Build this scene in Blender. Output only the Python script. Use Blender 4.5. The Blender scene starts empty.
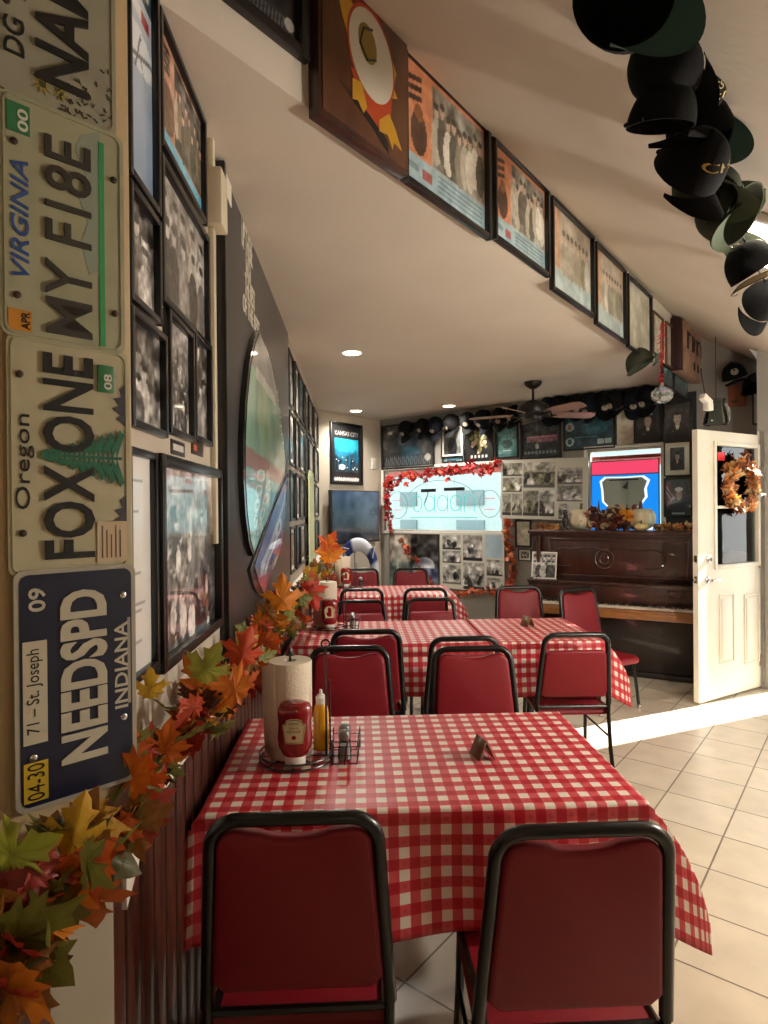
import bpy, bmesh, math, random
import numpy as np
from mathutils import Vector, Matrix
PI = math.pi
sc = bpy.context.scene
COL = sc.collection
def R(d): return math.radians(d)
# ------------------------------------------------------------------ camera model
FPX = 610.0; CAMH = 1.58
PHI = R(2.44); ROLL = R(0.5); PITCH = 2.0/610
UP = Vector((0,0,1)); RT = Vector((math.cos(PHI),-math.sin(PHI),0)); FW = Vector((math.sin(PHI),math.cos(PHI),0))
rc = RT*math.cos(ROLL)-UP*math.sin(ROLL); uc = RT*math.sin(ROLL)+UP*math.cos(ROLL)
fc = FW*math.cos(PITCH)-uc*math.sin(PITCH); uc = (uc-fc*uc.dot(fc)).normalized(); rc = fc.cross(uc)
CP = Vector((0,0,CAMH))
def ray(u,v): return fc+rc*((u-384)/FPX)+uc*((512-v)/FPX)
def on_z(u,v,z):
    d = ray(u,v); return CP+d*((z-CAMH)/d.z)
def at(u,v,dep):
    return CP+ray(u,v)*dep
def fwd(X,z,h=0): return RT*X+FW*z+UP*h
# ------------------------------------------------------------------ planes: X to the right as seen, -Y toward the room
class Plane:
    def __init__(s,o,az):
        s.o = Vector((o.x,o.y,0)); s.az = az
        s.d = Vector((math.sin(az),math.cos(az),0)); s.n = Vector((s.d.y,-s.d.x,0))  # toward viewer
        s.rz = math.atan2(s.d.y,s.d.x)
    def hit(s,u,v,off=0):
        d = ray(u,v); t = (s.o+s.n*off-CP).dot(s.n)/d.dot(s.n); p = CP+d*t
        return (p-s.o).dot(s.d), p.z
    def rect(s,uL,vTL,vBL,uR,vTR,vBR,off=0):
        a,b,c,d = s.hit(uL,vTL,off),s.hit(uL,vBL,off),s.hit(uR,vTR,off),s.hit(uR,vBR,off)
        return (a[0]+b[0])/2,(c[0]+d[0])/2,(b[1]+d[1])/2,(a[1]+c[1])/2
    def pt(s,x,z,off=0): return s.o+s.d*x+s.n*off+UP*z
AZ = R(41)
LOWZ = 2.90
LW = Plane(Vector((-.52,0,0)),0)                       # left wall, s = world y
KC0 = Vector((-.52,8.0,0)); KC = Plane(KC0,AZ)
tt = KC.hit(380,440)[0]; C1 = KC0+KC.d*tt
WW = Plane(C1,AZ+PI/2)                                 # window wall
pa = on_z(402,175,LOWZ); pb = on_z(650,352,LOWZ)
ST = Plane(pa,math.atan2((pb-pa).x,(pb-pa).y))         # step face
CB0 = fwd((133-384)/FPX*.872,.872); CBP = Plane(CB0,R(47))   # column face; s=0 at right edge
def isect(P,Q):
    # s on P where it meets plane Q
    return (Q.o-P.o).dot(Q.n)/P.d.dot(Q.n)
# ------------------------------------------------------------------ materials
def lin(c):
    if isinstance(c,str):
        c = c.lstrip('#'); c = [int(c[i:i+2],16)/255 for i in (0,2,4)]
    return tuple((x/12.92 if x<=.04045 else ((x+.055)/1.055)**2.4) for x in c[:3])
MATS = {}
def mat(name,color='#808080',rough=.6,metal=0,coat=0,spec=.5,emit=None,es=0,noise=0,nscale=8,bump=0,bscale=60,trans=0,attr=False,coatr=.05,sss=0):
    if name in MATS: return MATS[name]
    m = bpy.data.materials.new(name); m.use_nodes = True; nt = m.node_tree; b = nt.nodes['Principled BSDF']
    c = (*lin(color),1)
    b.inputs['Base Color'].default_value = c
    b.inputs['Roughness'].default_value = rough; b.inputs['Metallic'].default_value = metal
    b.inputs['Coat Weight'].default_value = coat; b.inputs['Coat Roughness'].default_value = coatr
    b.inputs['Specular IOR Level'].default_value = spec; b.inputs['Transmission Weight'].default_value = trans
    if emit: b.inputs['Emission Color'].default_value = (*lin(emit),1); b.inputs['Emission Strength'].default_value = es
    if sss: b.inputs['Subsurface Weight'].default_value = sss; b.inputs['Subsurface Scale'].default_value = .01
    tc = nt.nodes.new('ShaderNodeTexCoord')
    if attr:
        a = nt.nodes.new('ShaderNodeVertexColor'); a.layer_name = 'Col'; nt.links.new(a.outputs['Color'],b.inputs['Base Color'])
    if noise:
        n = nt.nodes.new('ShaderNodeTexNoise'); n.inputs['Scale'].default_value = nscale; n.inputs['Detail'].default_value = 6
        nt.links.new(tc.outputs['Object'],n.inputs['Vector'])
        mx = nt.nodes.new('ShaderNodeMix'); mx.data_type = 'RGBA'; mx.blend_type = 'MULTIPLY'; mx.inputs[0].default_value = 1
        mr = nt.nodes.new('ShaderNodeMapRange'); mr.inputs[1].default_value=.3; mr.inputs[2].default_value=.7; mr.inputs[3].default_value = 1-noise; mr.inputs[4].default_value = 1+noise*.4
        nt.links.new(n.outputs['Fac'],mr.inputs[0]); nt.links.new(mr.outputs[0],mx.inputs[7])
        if attr: nt.links.new(a.outputs['Color'],mx.inputs[6])
        else: mx.inputs[6].default_value = c
        nt.links.new(mx.outputs[2],b.inputs['Base Color'])
    if bump:
        n2 = nt.nodes.new('ShaderNodeTexNoise'); n2.inputs['Scale'].default_value = bscale; n2.inputs['Detail'].default_value = 4
        nt.links.new(tc.outputs['Object'],n2.inputs['Vector'])
        bp = nt.nodes.new('ShaderNodeBump'); bp.inputs['Strength'].default_value = bump; bp.inputs['Distance'].default_value = .01
        nt.links.new(n2.outputs['Fac'],bp.inputs['Height']); nt.links.new(bp.outputs[0],b.inputs['Normal'])
    MATS[name] = m; return m
def wood(name,c1,c2,rough=.4,scale=(2,2,.25),coat=.2,rings=14):
    if name in MATS: return MATS[name]
    m = mat(name,c1,rough,coat=coat); nt = m.node_tree; b = nt.nodes['Principled BSDF']
    tc = nt.nodes.new('ShaderNodeTexCoord'); mp = nt.nodes.new('ShaderNodeMapping'); mp.inputs['Scale'].default_value = scale
    n = nt.nodes.new('ShaderNodeTexNoise'); n.inputs['Scale'].default_value = rings; n.inputs['Detail'].default_value = 8; n.inputs['Distortion'].default_value = .6
    cr = nt.nodes.new('ShaderNodeValToRGB'); cr.color_ramp.elements[0].position=.3; cr.color_ramp.elements[1].position=.7
    cr.color_ramp.elements[0].color = (*lin(c1),1); cr.color_ramp.elements[1].color = (*lin(c2),1)
    nt.links.new(tc.outputs['Object'],mp.inputs[0]); nt.links.new(mp.outputs[0],n.inputs['Vector']); nt.links.new(n.outputs['Fac'],cr.inputs[0])
    nt.links.new(cr.outputs[0],b.inputs['Base Color'])
    return m
def glassmat(name,tint='#ffffff',refl=.08):
    if name in MATS: return MATS[name]
    m = bpy.data.materials.new(name); m.use_nodes = True; nt = m.node_tree; nt.nodes.clear()
    o = nt.nodes.new('ShaderNodeOutputMaterial'); t = nt.nodes.new('ShaderNodeBsdfTransparent'); g = nt.nodes.new('ShaderNodeBsdfGlossy')
    t.inputs[0].default_value = (*lin(tint),1); g.inputs['Roughness'].default_value = .02
    f = nt.nodes.new('ShaderNodeFresnel'); f.inputs[0].default_value = 1.45
    mx = nt.nodes.new('ShaderNodeMixShader'); nt.links.new(f.outputs[0],mx.inputs[0]); nt.links.new(t.outputs[0],mx.inputs[1]); nt.links.new(g.outputs[0],mx.inputs[2])
    nt.links.new(mx.outputs[0],o.inputs[0]); MATS[name] = m; return m
def emis(name,c,s):
    if name in MATS: return MATS[name]
    m = bpy.data.materials.new(name); m.use_nodes = True; nt = m.node_tree; nt.nodes.clear()
    o = nt.nodes.new('ShaderNodeOutputMaterial'); e = nt.nodes.new('ShaderNodeEmission'); e.inputs[0].default_value = (*lin(c),1); e.inputs[1].default_value = s
    nt.links.new(e.outputs[0],o.inputs[0]); MATS[name] = m; return m
# ------------------------------------------------------------------ mesh building
class MB:
    def __init__(s): s.v=[]; s.f=[]; s.c=[]; s.uv=None
    def add(s,vs,fs,col=None):
        n=len(s.v); s.v+= [tuple(x) for x in vs]; s.f += [tuple(i+n for i in f) for f in fs]
        if col is not None: s.c += [col]*len(vs) if not isinstance(col,list) else col
        return s
    def box(s,c,sz,r=0,M=None,seg=2,col=None):
        bm = bmesh.new(); bmesh.ops.create_cube(bm,size=1)
        for v in bm.verts: v.co = Vector((v.co.x*sz[0],v.co.y*sz[1],v.co.z*sz[2]))
        if r>0: bmesh.ops.bevel(bm,geom=list(bm.edges),offset=min(r,min(sz)*.49),segments=seg,affect='EDGES',profile=.5)
        T = Matrix.Translation(Vector(c))
        if M is not None: T = T@M
        bm.verts.index_update()
        s.add([T@v.co for v in bm.verts],[[v.index for v in f.verts] for f in bm.faces],col); bm.free(); return s
    def bx(s,x0,x1,y0,y1,z0,z1,r=0,col=None):
        return s.box(((x0+x1)/2,(y0+y1)/2,(z0+z1)/2),(abs(x1-x0),abs(y1-y0),abs(z1-z0)),r,col=col)
    def tube(s,pts,r,seg=8,closed=False,cap=True,col=None):
        pts=[Vector(p) for p in pts]; n=len(pts); rs = r if isinstance(r,(list,tuple)) else [r]*n
        vs=[];fs=[]; prev=None
        for i,p in enumerate(pts):
            if closed: t=(pts[(i+1)%n]-pts[i-1])
            else: t=(pts[min(i+1,n-1)]-pts[max(i-1,0)])
            t=t.normalized() if t.length>1e-9 else Vector((0,0,1))
            if prev is None:
                a=Vector((0,0,1)) if abs(t.z)<.9 else Vector((1,0,0)); x=t.cross(a).normalized()
            else:
                x=prev-t*prev.dot(t); x=x.normalized() if x.length>1e-6 else t.orthogonal().normalized()
            y=t.cross(x); prev=x
            for k in range(seg):
                a=2*PI*k/seg; vs.append(p+(x*math.cos(a)+y*math.sin(a))*rs[i])
        m=n if closed else n-1
        for i in range(m):
            j=(i+1)%n
            for k in range(seg):
                l=(k+1)%seg; fs.append((i*seg+k,i*seg+l,j*seg+l,j*seg+k))
        if cap and not closed: fs.append(tuple(range(seg-1,-1,-1))); fs.append(tuple((n-1)*seg+k for k in range(seg)))
        return s.add(vs,fs,col)
    def lathe(s,prof,seg=20,c=(0,0,0),M=None,capb=True,capt=True,col=None,sx=1,sy=1):
        vs=[];fs=[]; c=Vector(c); n=len(prof)
        for (r,z) in prof:
            for k in range(seg):
                a=2*PI*k/seg; p=Vector((r*math.cos(a)*sx,r*math.sin(a)*sy,z)); 
                if M is not None: p=M@p
                vs.append(p+c)
        for i in range(n-1):
            for k in range(seg):
                l=(k+1)%seg; fs.append((i*seg+k,i*seg+l,(i+1)*seg+l,(i+1)*seg+k))
        if capb: fs.append(tuple(range(seg-1,-1,-1)))
        if capt: fs.append(tuple((n-1)*seg+k for k in range(seg)))
        return s.add(vs,fs,col)
    def prism(s,poly,y0,y1,col=None):
        # polygon in XZ (ccw seen from -Y), extruded along Y
        n=len(poly); vs=[(x,y0,z) for x,z in poly]+[(x,y1,z) for x,z in poly]
        fs=[tuple(range(n)),tuple(range(2*n-1,n-1,-1))]+[(i,i+n,(i+1)%n+n,(i+1)%n) for i in range(n)]
        return s.add(vs,fs,col)
    def pad(s,poly,y0,y1,r,steps=3):
        # rounded slab in XZ: rings shrink toward polygon centre line by offset
        n=len(poly); P=[Vector((x,0,z)) for x,z in poly]
        nr=[]
        for i in range(n):
            t=(P[(i+1)%n]-P[i-1]).normalized(); nr.append(Vector((t.z,0,-t.x)))
        area=sum(P[i].x*P[(i+1)%n].z-P[(i+1)%n].x*P[i].z for i in range(n))
        sg = 1 if area>0 else -1
        lay=[]
        for k in range(steps+1):
            a=PI/2*k/steps; lay.append((y0+r*(1-math.sin(a)), r*(1-math.cos(a))))
        for k in range(steps,-1,-1):
            a=PI/2*k/steps; lay.append((y1-r*(1-math.sin(a)), r*(1-math.cos(a))))
        vs=[];fs=[]
        for y,ins in lay:
            pass
        lay=[(y0+r*(1-math.cos(PI/2*k/steps)), r*(1-math.sin(PI/2*k/steps))) for k in range(steps+1)]+[(y1-r*(1-math.cos(PI/2*k/steps)), r*(1-math.sin(PI/2*k/steps))) for k in range(steps,-1,-1)]
        for y,ins in lay:
            for i in range(n):
                q=P[i]-nr[i]*sg*ins; vs.append((q.x,y,q.z))
        for j in range(len(lay)-1):
            for i in range(n):
                l=(i+1)%n; fs.append((j*n+i,(j+1)*n+i,(j+1)*n+l,j*n+l))
        fs.append(tuple(range(n))); fs.append(tuple((len(lay)-1)*n+i for i in range(n-1,-1,-1)))
        return s.add(vs,fs)
    def xf(s,M):
        s.v=[tuple(M@Vector(v)) for v in s.v]; return s
    def build(s,name,m,parent=None,smooth=True,ang=38,loc=None,rz=None,solid=0):
        me=bpy.data.meshes.new(name); me.from_pydata(s.v,[],s.f); me.validate()
        bm=bmesh.new(); bm.from_mesh(me); bmesh.ops.recalc_face_normals(bm,faces=bm.faces) if not s.c or len(s.c)!=len(s.v) or True else None
        bm.to_mesh(me); bm.free()
        if s.c:
            ca=me.color_attributes.new('Col','FLOAT_COLOR','POINT')
            cc=s.c+[(1,1,1)]*(len(s.v)-len(s.c))
            ca.data.foreach_set('color',[x for c in cc for x in (c[0],c[1],c[2],1)])
        if s.uv:
            ul=me.uv_layers.new(name='UVMap')
            for l in me.loops: ul.data[l.index].uv=s.uv[l.vertex_index]
        if smooth:
            me.polygons.foreach_set('use_smooth',[True]*len(me.polygons)); me.set_sharp_from_angle(angle=R(ang))
        me.materials.append(m if not isinstance(m,str) else MATS[m])
        o=bpy.data.objects.new(name,me); COL.objects.link(o)
        if parent is not None: o.parent=parent
        if loc is not None: o.location=loc
        if rz is not None: o.rotation_euler=(0,0,rz)
        if solid:
            md=o.modifiers.new('Solidify','SOLIDIFY'); md.thickness=solid; md.offset=0
        return o
def tag(o,label,cat,group=None,kind=None):
    o['label']=label; o['category']=cat
    if group: o['group']=group
    if kind: o['kind']=kind
    return o
def thing(name,label,cat,loc=(0,0,0),rz=0,group=None,rot=None):
    o=bpy.data.objects.new(name,None); COL.objects.link(o); o.location=loc; o.rotation_euler=rot if rot is not None else (0,0,rz)
    o.empty_display_size=.05
    return tag(o,label,cat,group)
def struct(o,label=None,cat=None):
    o['kind']='structure'
    if label: o['label']=label
    if cat: o['category']=cat
    return o
def kids(o): return [c for c in bpy.data.objects if c.parent==o]
CH={}
def dup(o,parent=None):
    c=o.copy(); COL.objects.link(c); c.parent=parent
    for k in kids(o): dup(k,c)
    return c
def on(P,x,z,off=0,yaw=0):
    return dict(loc=P.pt(x,z,off),rz=P.rz+yaw)
def text(name,s,m,parent,x0,z0,x1,z1,y=-.001,ext=.001,up=False,shear=0,bold=0,mirror=False,bevel=0,label=None,flat=False,down=False):
    cu=bpy.data.curves.new('t','FONT'); cu.body=s; cu.extrude=.02; cu.shear=shear; cu.offset=bold; cu.align_x='LEFT'; cu.resolution_u=3
    o=bpy.data.objects.new('t',cu); me=bpy.data.meshes.new_from_object(o)
    co=np.array([v.co[:] for v in me.vertices]); lo=co.min(0); hi=co.max(0); q=(co-lo)/np.maximum(hi-lo,1e-6)
    if mirror: q[:,0]=1-q[:,0]
    if up: X=x1-(x1-x0)*q[:,1]; X=x0+(x1-x0)*(1-q[:,1]); Z=z0+(z1-z0)*q[:,0]
    else: X=x0+(x1-x0)*q[:,0]; Z=z0+(z1-z0)*q[:,1]
    Y=y-ext*q[:,2]
    if flat: out=np.stack([X,Z,-Y],1)     # lies in XY, height from y
    else: out=np.stack([X,Y,Z],1)
    for v,c in zip(me.vertices,out): v.co=c
    me.name=name; me.materials.clear(); me.materials.append(m)
    r=bpy.data.objects.new(name,me); COL.objects.link(r); r.parent=parent
    bpy.data.objects.remove(o); bpy.data.curves.remove(cu)
    if label: r['label']=label
    return r
# ------------------------------------------------------------------ printed pictures
def vn(x,y,f,seed):
    rng=np.random.RandomState(seed); g=rng.rand(64,64)
    X=x*f; Y=y*f; xi=np.floor(X).astype(int); yi=np.floor(Y).astype(int); fx=X-xi; fy=Y-yi
    fx=fx*fx*(3-2*fx); fy=fy*fy*(3-2*fy)
    a=g[xi%64,yi%64]; b=g[(xi+1)%64,yi%64]; c=g[xi%64,(yi+1)%64]; d=g[(xi+1)%64,(yi+1)%64]
    return (a*(1-fx)+b*fx)*(1-fy)+(c*(1-fx)+d*fx)*fy
class Canvas:
    def __init__(s,w,h,n=44,bg='#888888',seed=1):
        asp=w/h
        s.nx=max(6,int(n*min(1,asp)**.5*(1 if asp<1 else 1))); s.ny=max(6,int(s.nx/asp)); 
        if s.ny>90: s.ny=90
        if asp>1: s.ny=max(8,int(n/ (asp**.5))); s.nx=min(110,int(s.ny*asp))
        s.x,s.y=np.meshgrid(np.linspace(0,1,s.nx+1),np.linspace(0,1,s.ny+1)); s.asp=asp; s.seed=seed
        s.c=np.zeros(s.x.shape+(3,)); s.c[:]=np.array(hexs(bg)); s.rng=random.Random(seed)
    def fill(s,m,c,a=1):
        c=np.array(hexs(c)); m=(m.astype(float)*a)[...,None]; s.c=s.c*(1-m)+c*m; return s
    def rect(s,x0,y0,x1,y1,c,a=1): return s.fill((s.x>=x0)&(s.x<=x1)&(s.y>=y0)&(s.y<=y1),c,a)
    def ell(s,cx,cy,rx,ry,c,a=1,rot=0):
        dx=(s.x-cx)*math.cos(rot)+(s.y-cy)*math.sin(rot); dy=-(s.x-cx)*math.sin(rot)+(s.y-cy)*math.cos(rot)
        return s.fill((dx/rx)**2+(dy/ry)**2<1,c,a)
    def line(s,x0,y0,x1,y1,w,c,a=1):
        dx,dy=x1-x0,y1-y0; L=dx*dx+dy*dy+1e-9; t=np.clip(((s.x-x0)*dx+(s.y-y0)*dy)/L,0,1)
        return s.fill(((s.x-x0-t*dx)**2+((s.y-y0-t*dy)/s.asp)**2)<w*w,c,a)
    def grad(s,c0,c1):
        t=s.y[...,None]; s.c=np.array(hexs(c0))*(1-t)+np.array(hexs(c1))*t; return s
    def noise(s,f,a,x0=0,y0=0,x1=1,y1=1,seed=0):
        n=(vn(s.x*s.asp+seed,s.y,f,s.seed+seed)-.5)*.6+(vn(s.x*s.asp,s.y,f*2.3,s.seed+seed+9)-.5)*.4
        m=((s.x>=x0)&(s.x<=x1)&(s.y>=y0)&(s.y<=y1))
        s.c=np.clip(s.c+(n*a*2*m)[...,None],0,1); return s
    def person(s,cx,y,h,suit,face,hair='#222222',w=1):
        a=1/s.asp
        s.ell(cx,y+h*.30,h*.24*a*w,h*.42,suit); s.rect(cx-h*.2*a*w,y,cx+h*.2*a*w,y+h*.35,suit)
        s.ell(cx,y+h*.83,h*.10*a*w,h*.13,face); s.ell(cx,y+h*.93,h*.11*a*w,h*.07,hair); return s
    def build(s,name,m,parent,x0,x1,z0,z1,y=-.004):
        b=MB(); X=x0+(x1-x0)*s.x.ravel(); Z=z0+(z1-z0)*s.y.ravel()
        b.v=[(a,y,c) for a,c in zip(X,Z)]; w=s.nx+1
        for j in range(s.ny):
            for i in range(s.nx): b.f.append((j*w+i,j*w+i+1,(j+1)*w+i+1,(j+1)*w+i))
        cc=s.c.reshape(-1,3); cc=np.where(cc<=.04045,cc/12.92,((cc+.055)/1.055)**2.4); b.c=[tuple(k) for k in cc]
        return b.build(name,m,parent,smooth=False)
def hexs(c):
    if isinstance(c,str): c=c.lstrip('#'); return [int(c[i:i+2],16)/255 for i in (0,2,4)]
    return list(c)
def g(v): return (v,v*.98,v*.95)
def paint(kind,w,h,seed=1,n=44):
    rn=random.Random(seed)
    c=Canvas(w,h,n,'#777777',seed)
    if kind=='bw_group':
        c.grad('#55534f','#a8a49c'); c.noise(6,.3)
        for row in (0,1):
            for i in range(5): c.person(.1+.2*i+rn.uniform(-.04,.04),.30-.22*row,.62,g(rn.uniform(.1,.85)),g(rn.uniform(.6,.85)),g(rn.uniform(.08,.3)))
        c.noise(14,.2)
    elif kind=='bw_party':
        c.grad('#8d8a84','#4a4845'); c.noise(5,.5)
        for i in range(4): c.person(rn.uniform(.1,.9),rn.uniform(-.1,.2),rn.uniform(.5,.85),g(rn.uniform(.08,.9)),g(rn.uniform(.55,.9)),g(.1),1.2)
        c.noise(10,.35)
    elif kind=='bw_room':
        c.grad('#2c2a2b','#b9b4b2'); c.noise(4,.25)
        for i in range(7): c.rect(.05+.13*i,.55+rn.uniform(0,.1),.13+.13*i,.8,g(rn.uniform(.15,.8)))
        for i in range(26): c.person(rn.random(),rn.uniform(-.05,.5),rn.uniform(.12,.28),g(rn.uniform(.08,.95)),g(.75),g(.12),1.2)
        c.noise(16,.35)
    elif kind=='bw_street':
        c.grad('#6e6c69','#c9c6c0'); 
        for i in range(5): c.rect(.2*i,.35,.2*i+.17,.6+rn.random()*.3,g(rn.uniform(.3,.8)))
        c.rect(0,0,1,.3,'#8b8985')
        for i in range(4): c.ell(.15+.24*i,.3,.1,.1,g(rn.uniform(.05,.2))); c.ell(.12+.24*i,.22,.03,.05,'#0a0a0a'); c.ell(.2+.24*i,.22,.03,.05,'#0a0a0a')
        c.noise(12,.35)
    elif kind=='portrait':
        c.grad('#232427','#34363a'); c.noise(4,.15)
        c.ell(.5,.10,.46,.40,'#0d0d12'); c.ell(.5,.42,.09,.12,'#8f857a'); c.ell(.5,.34,.05,.07,'#c9c6c0'); c.line(.5,.2,.5,.33,.016,'#15151a')
        c.ell(.5,.60,.145,.17,'#9c9086'); 
        if seed%2: c.ell(.5,.79,.20,.055,'#d4d2cc'); c.rect(.35,.71,.65,.755,'#111111')
        else: c.ell(.5,.75,.155,.07,'#1b1613')
        c.ell(.44,.62,.022,.014,'#3a302a'); c.ell(.56,.62,.022,.014,'#3a302a'); c.line(.45,.51,.55,.51,.008,'#5c4038'); c.line(.28,.22,.36,.25,.015,'#7d6d3a'); c.noise(14,.08)
    elif kind=='portrait_flag':
        c.grad('#161b22','#2a3038'); c.ell(.12,.6,.16,.35,'#5b2f33'); c.line(.02,.8,.25,.55,.02,'#a9a9b0'); c.line(.02,.65,.25,.4,.02,'#a9a9b0')
        c.ell(.5,.12,.36,.36,'#0c1120'); c.ell(.52,.56,.12,.15,'#9c8c84'); c.ell(.52,.72,.17,.06,'#dcdcdc'); c.rect(.25,.02,.75,.07,'#8aa0a8'); c.noise(14,.1)
    elif kind=='jet_sky':
        c.grad('#7d95b4','#dde6ee'); c.rect(0,.84,1,1,'#3c5157'); c.noise(3,.12,0,0,1,.84)
        c.ell(.5,.6,.6,.09,'#eef2f4',.8); c.line(.1,.52,.95,.62,.035,'#6b7780'); c.line(.35,.5,.55,.66,.03,'#59646d'); c.line(.45,.6,.75,.48,.02,'#77838c')
        c.rect(.08,.74,.9,.79,'#e8e6e2'); c.rect(.6,.74,.9,.79,'#a33a3c')
        for i in range(5): c.rect(.1+.17*i,.88,.2+.17*i,.96,'#c9ccc4')
    elif kind=='crew_color':
        c.grad('#d8a384','#d9a98c'); c.rect(0,0,1,.2,'#54b6d9'); c.noise(3,.1)
        for i in range(4): c.line(.08,.9-.06*i,.22,.93-.06*i,.018,'#3b2c26')
        c.ell(.18,.42,.16,.22,'#6b4b36'); c.rect(.34,.22,1,.98,'#4a4640'); c.noise(6,.35,.34,.22,1,1)
        for i in range(9): c.person(.38+.075*i,.24+rn.uniform(0,.2),.45,rn.choice(['#d9d2c6','#6f6a58','#c9b9a8','#3c4238','#8d7a60']),'#e0b9a0','#2a1f18',.7)
        c.noise(12,.15); c.rect(0,0,1,.17,'#6fc6e4'); c.noise(20,.1,0,0,1,.17)
    elif kind=='crew_wide':
        c.grad('#a9bfc7','#c9805a'); c.rect(0,0,1,.26,'#9db8bf'); c.rect(0,.26,.3,1,'#d08a62')
        for i in range(3): c.line(.06,.86-.08*i,.18,.9-.08*i,.018,'#3b2c26')
        c.ell(.16,.45,.09,.18,'#4a3023'); c.ell(.16,.62,.05,.07,'#8d5b3a')
        c.rect(.32,.27,.98,.96,'#8f8b80'); c.noise(7,.3,.32,.27,.98,.96,3)
        for i in range(9): c.person(.36+.072*i,.3+rn.uniform(0,.12),.48,rn.choice(['#e2dccf','#b9b2a2','#5c594f','#8f8878']),'#c9ab93','#40382e',.7)
        for i in range(4): c.line(.38,.22-.045*i,.95,.22-.045*i,.006,'#6e8188')
        c.line(.05,.15,.14,.15,.02,'#7d8e93'); c.rect(.2,.1,.3,.18,'#a05a58'); c.noise(16,.1)
    elif kind=='crew_faded':
        c.grad('#b5c0bd','#bfae9c'); c.rect(0,0,1,.25,'#aebfc0'); c.rect(0,.3,.22,1,'#c7a183')
        for i in range(7): c.person(.3+.1*i,.3,.5,rn.choice(['#cfcabd','#a39c8c','#8d8878']),'#c4ab96','#6a6052',.8)
        c.noise(8,.12)
    elif kind=='document':
        c.grad('#d6d5d0','#e4e3de')
        for i in range(26): 
            if rn.random()<.8: c.line(.1,.96-.036*i,.1+rn.uniform(.35,.8),.96-.036*i,.006,'#8b8984')
    elif kind=='skyline':
        c.grad('#0e3a55','#1b7d99'); c.ell(.5,.9,.7,.3,'#2a93a8',.5)
        for i in range(14): hh=.2+rn.random()*.38; x=rn.random()*.95; c.rect(x,0,x+.09,hh,rn.choice(['#14222f','#20303c','#0c1822','#2c3c46']))
        for i in range(16): c.ell(rn.random(),rn.random()*.45,.02,.015,rn.choice(['#e8d9a0','#ffffff','#c8e8f0']))
        c.rect(0,0,1,.08,'#233039'); c.ell(.3,.15,.14,.08,'#c8d0cf'); c.noise(8,.1)
    elif kind=='carrier_dark':
        c.grad('#0d0e10','#2a2b2e'); c.ell(.3,.65,.35,.3,'#4c4d50',.8); c.ell(.15,.85,.05,.05,'#d0d0d0'); c.rect(.5,.3,.75,.75,'#2b3542'); c.noise(5,.3,0,.3,1,1)
        for i in range(22): c.line(.05+.042*i,.05,.07+.042*i,.24,.008,'#5a5c60')
        c.ell(.9,.2,.06,.08,'#a9a9a4')
    elif kind=='mat_figure':
        c.grad('#5a5a58','#777570'); c.person(.5,.0,.9,'#1e1e20','#8b8078'); c.noise(6,.15)
    elif kind=='flower':
        c.grad('#0b0b0c','#161614')
        for i in range(30):
            a=rn.random()*6.3; r=rn.uniform(.05,.32); c.ell(.5+r*math.cos(a),.55+r*math.sin(a)*.9,.07,.05,rn.choice(['#a9a860','#c7c49a','#7c7a4a','#d8b9a8','#8f8a5c']),1,a)
        for i in range(5): c.rect(.2+.13*i,.08,.28+.13*i,.17,'#b9b9b4')
    elif kind=='teal_ship':
        c.grad('#335f5f','#4a7d7a'); c.rect(.08,.1,.92,.9,'#54807c'); c.ell(.5,.42,.28,.14,'#22403f'); c.line(.5,.45,.5,.72,.02,'#22403f'); c.line(.3,.2,.7,.2,.015,'#c2d4cf'); c.noise(8,.15)
    elif kind=='pink_building':
        c.grad('#1d2428','#2b3438'); c.rect(.1,.42,.95,.6,'#7d5560'); c.rect(.1,.55,.95,.6,'#a87682'); c.ell(.4,.3,.05,.08,'#9a9a98'); c.noise(9,.2)
        for i in range(9): c.ell(.08+.1*i,.12,.035,.05,'#6d7778')
    elif kind=='blue_print':
        c.grad('#173542','#1f4858'); c.ell(.1,.22,.09,.13,'#9ab0b0'); c.ell(.1,.22,.05,.08,'#2c4a54'); c.ell(.1,.68,.09,.13,'#9ab0b0'); c.ell(.1,.68,.05,.08,'#8a5a4c')
        c.ell(.6,.6,.28,.2,'#2b5c6c'); c.rect(.68,.12,.8,.26,'#a7bcc0'); c.rect(.83,.12,.95,.26,'#a7bcc0'); c.line(.2,.35,.65,.35,.008,'#56808c'); c.noise(7,.12)
    elif kind=='cloud_photo':
        c.grad('#3c4454','#3b3632'); c.rect(0,.55,.45,1,'#857c70'); c.rect(0,.0,.4,.55,'#5e6a66'); c.noise(4,.35)
        c.ell(.72,.5,.2,.13,'#b9bcc4'); c.ell(.6,.45,.12,.1,'#8f95a4'); c.ell(.78,.38,.24,.09,'#3a4462'); c.line(.1,.1,.2,.7,.02,'#8f9a90'); c.noise(7,.45)
    elif kind=='menu_card':
        c.grad('#b9b5a4','#cfccbb'); c.noise(5,.15)
    elif kind=='teal_cover':
        c.grad('#2f4345','#6d8a8d'); c.noise(6,.3)
    return c
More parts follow.
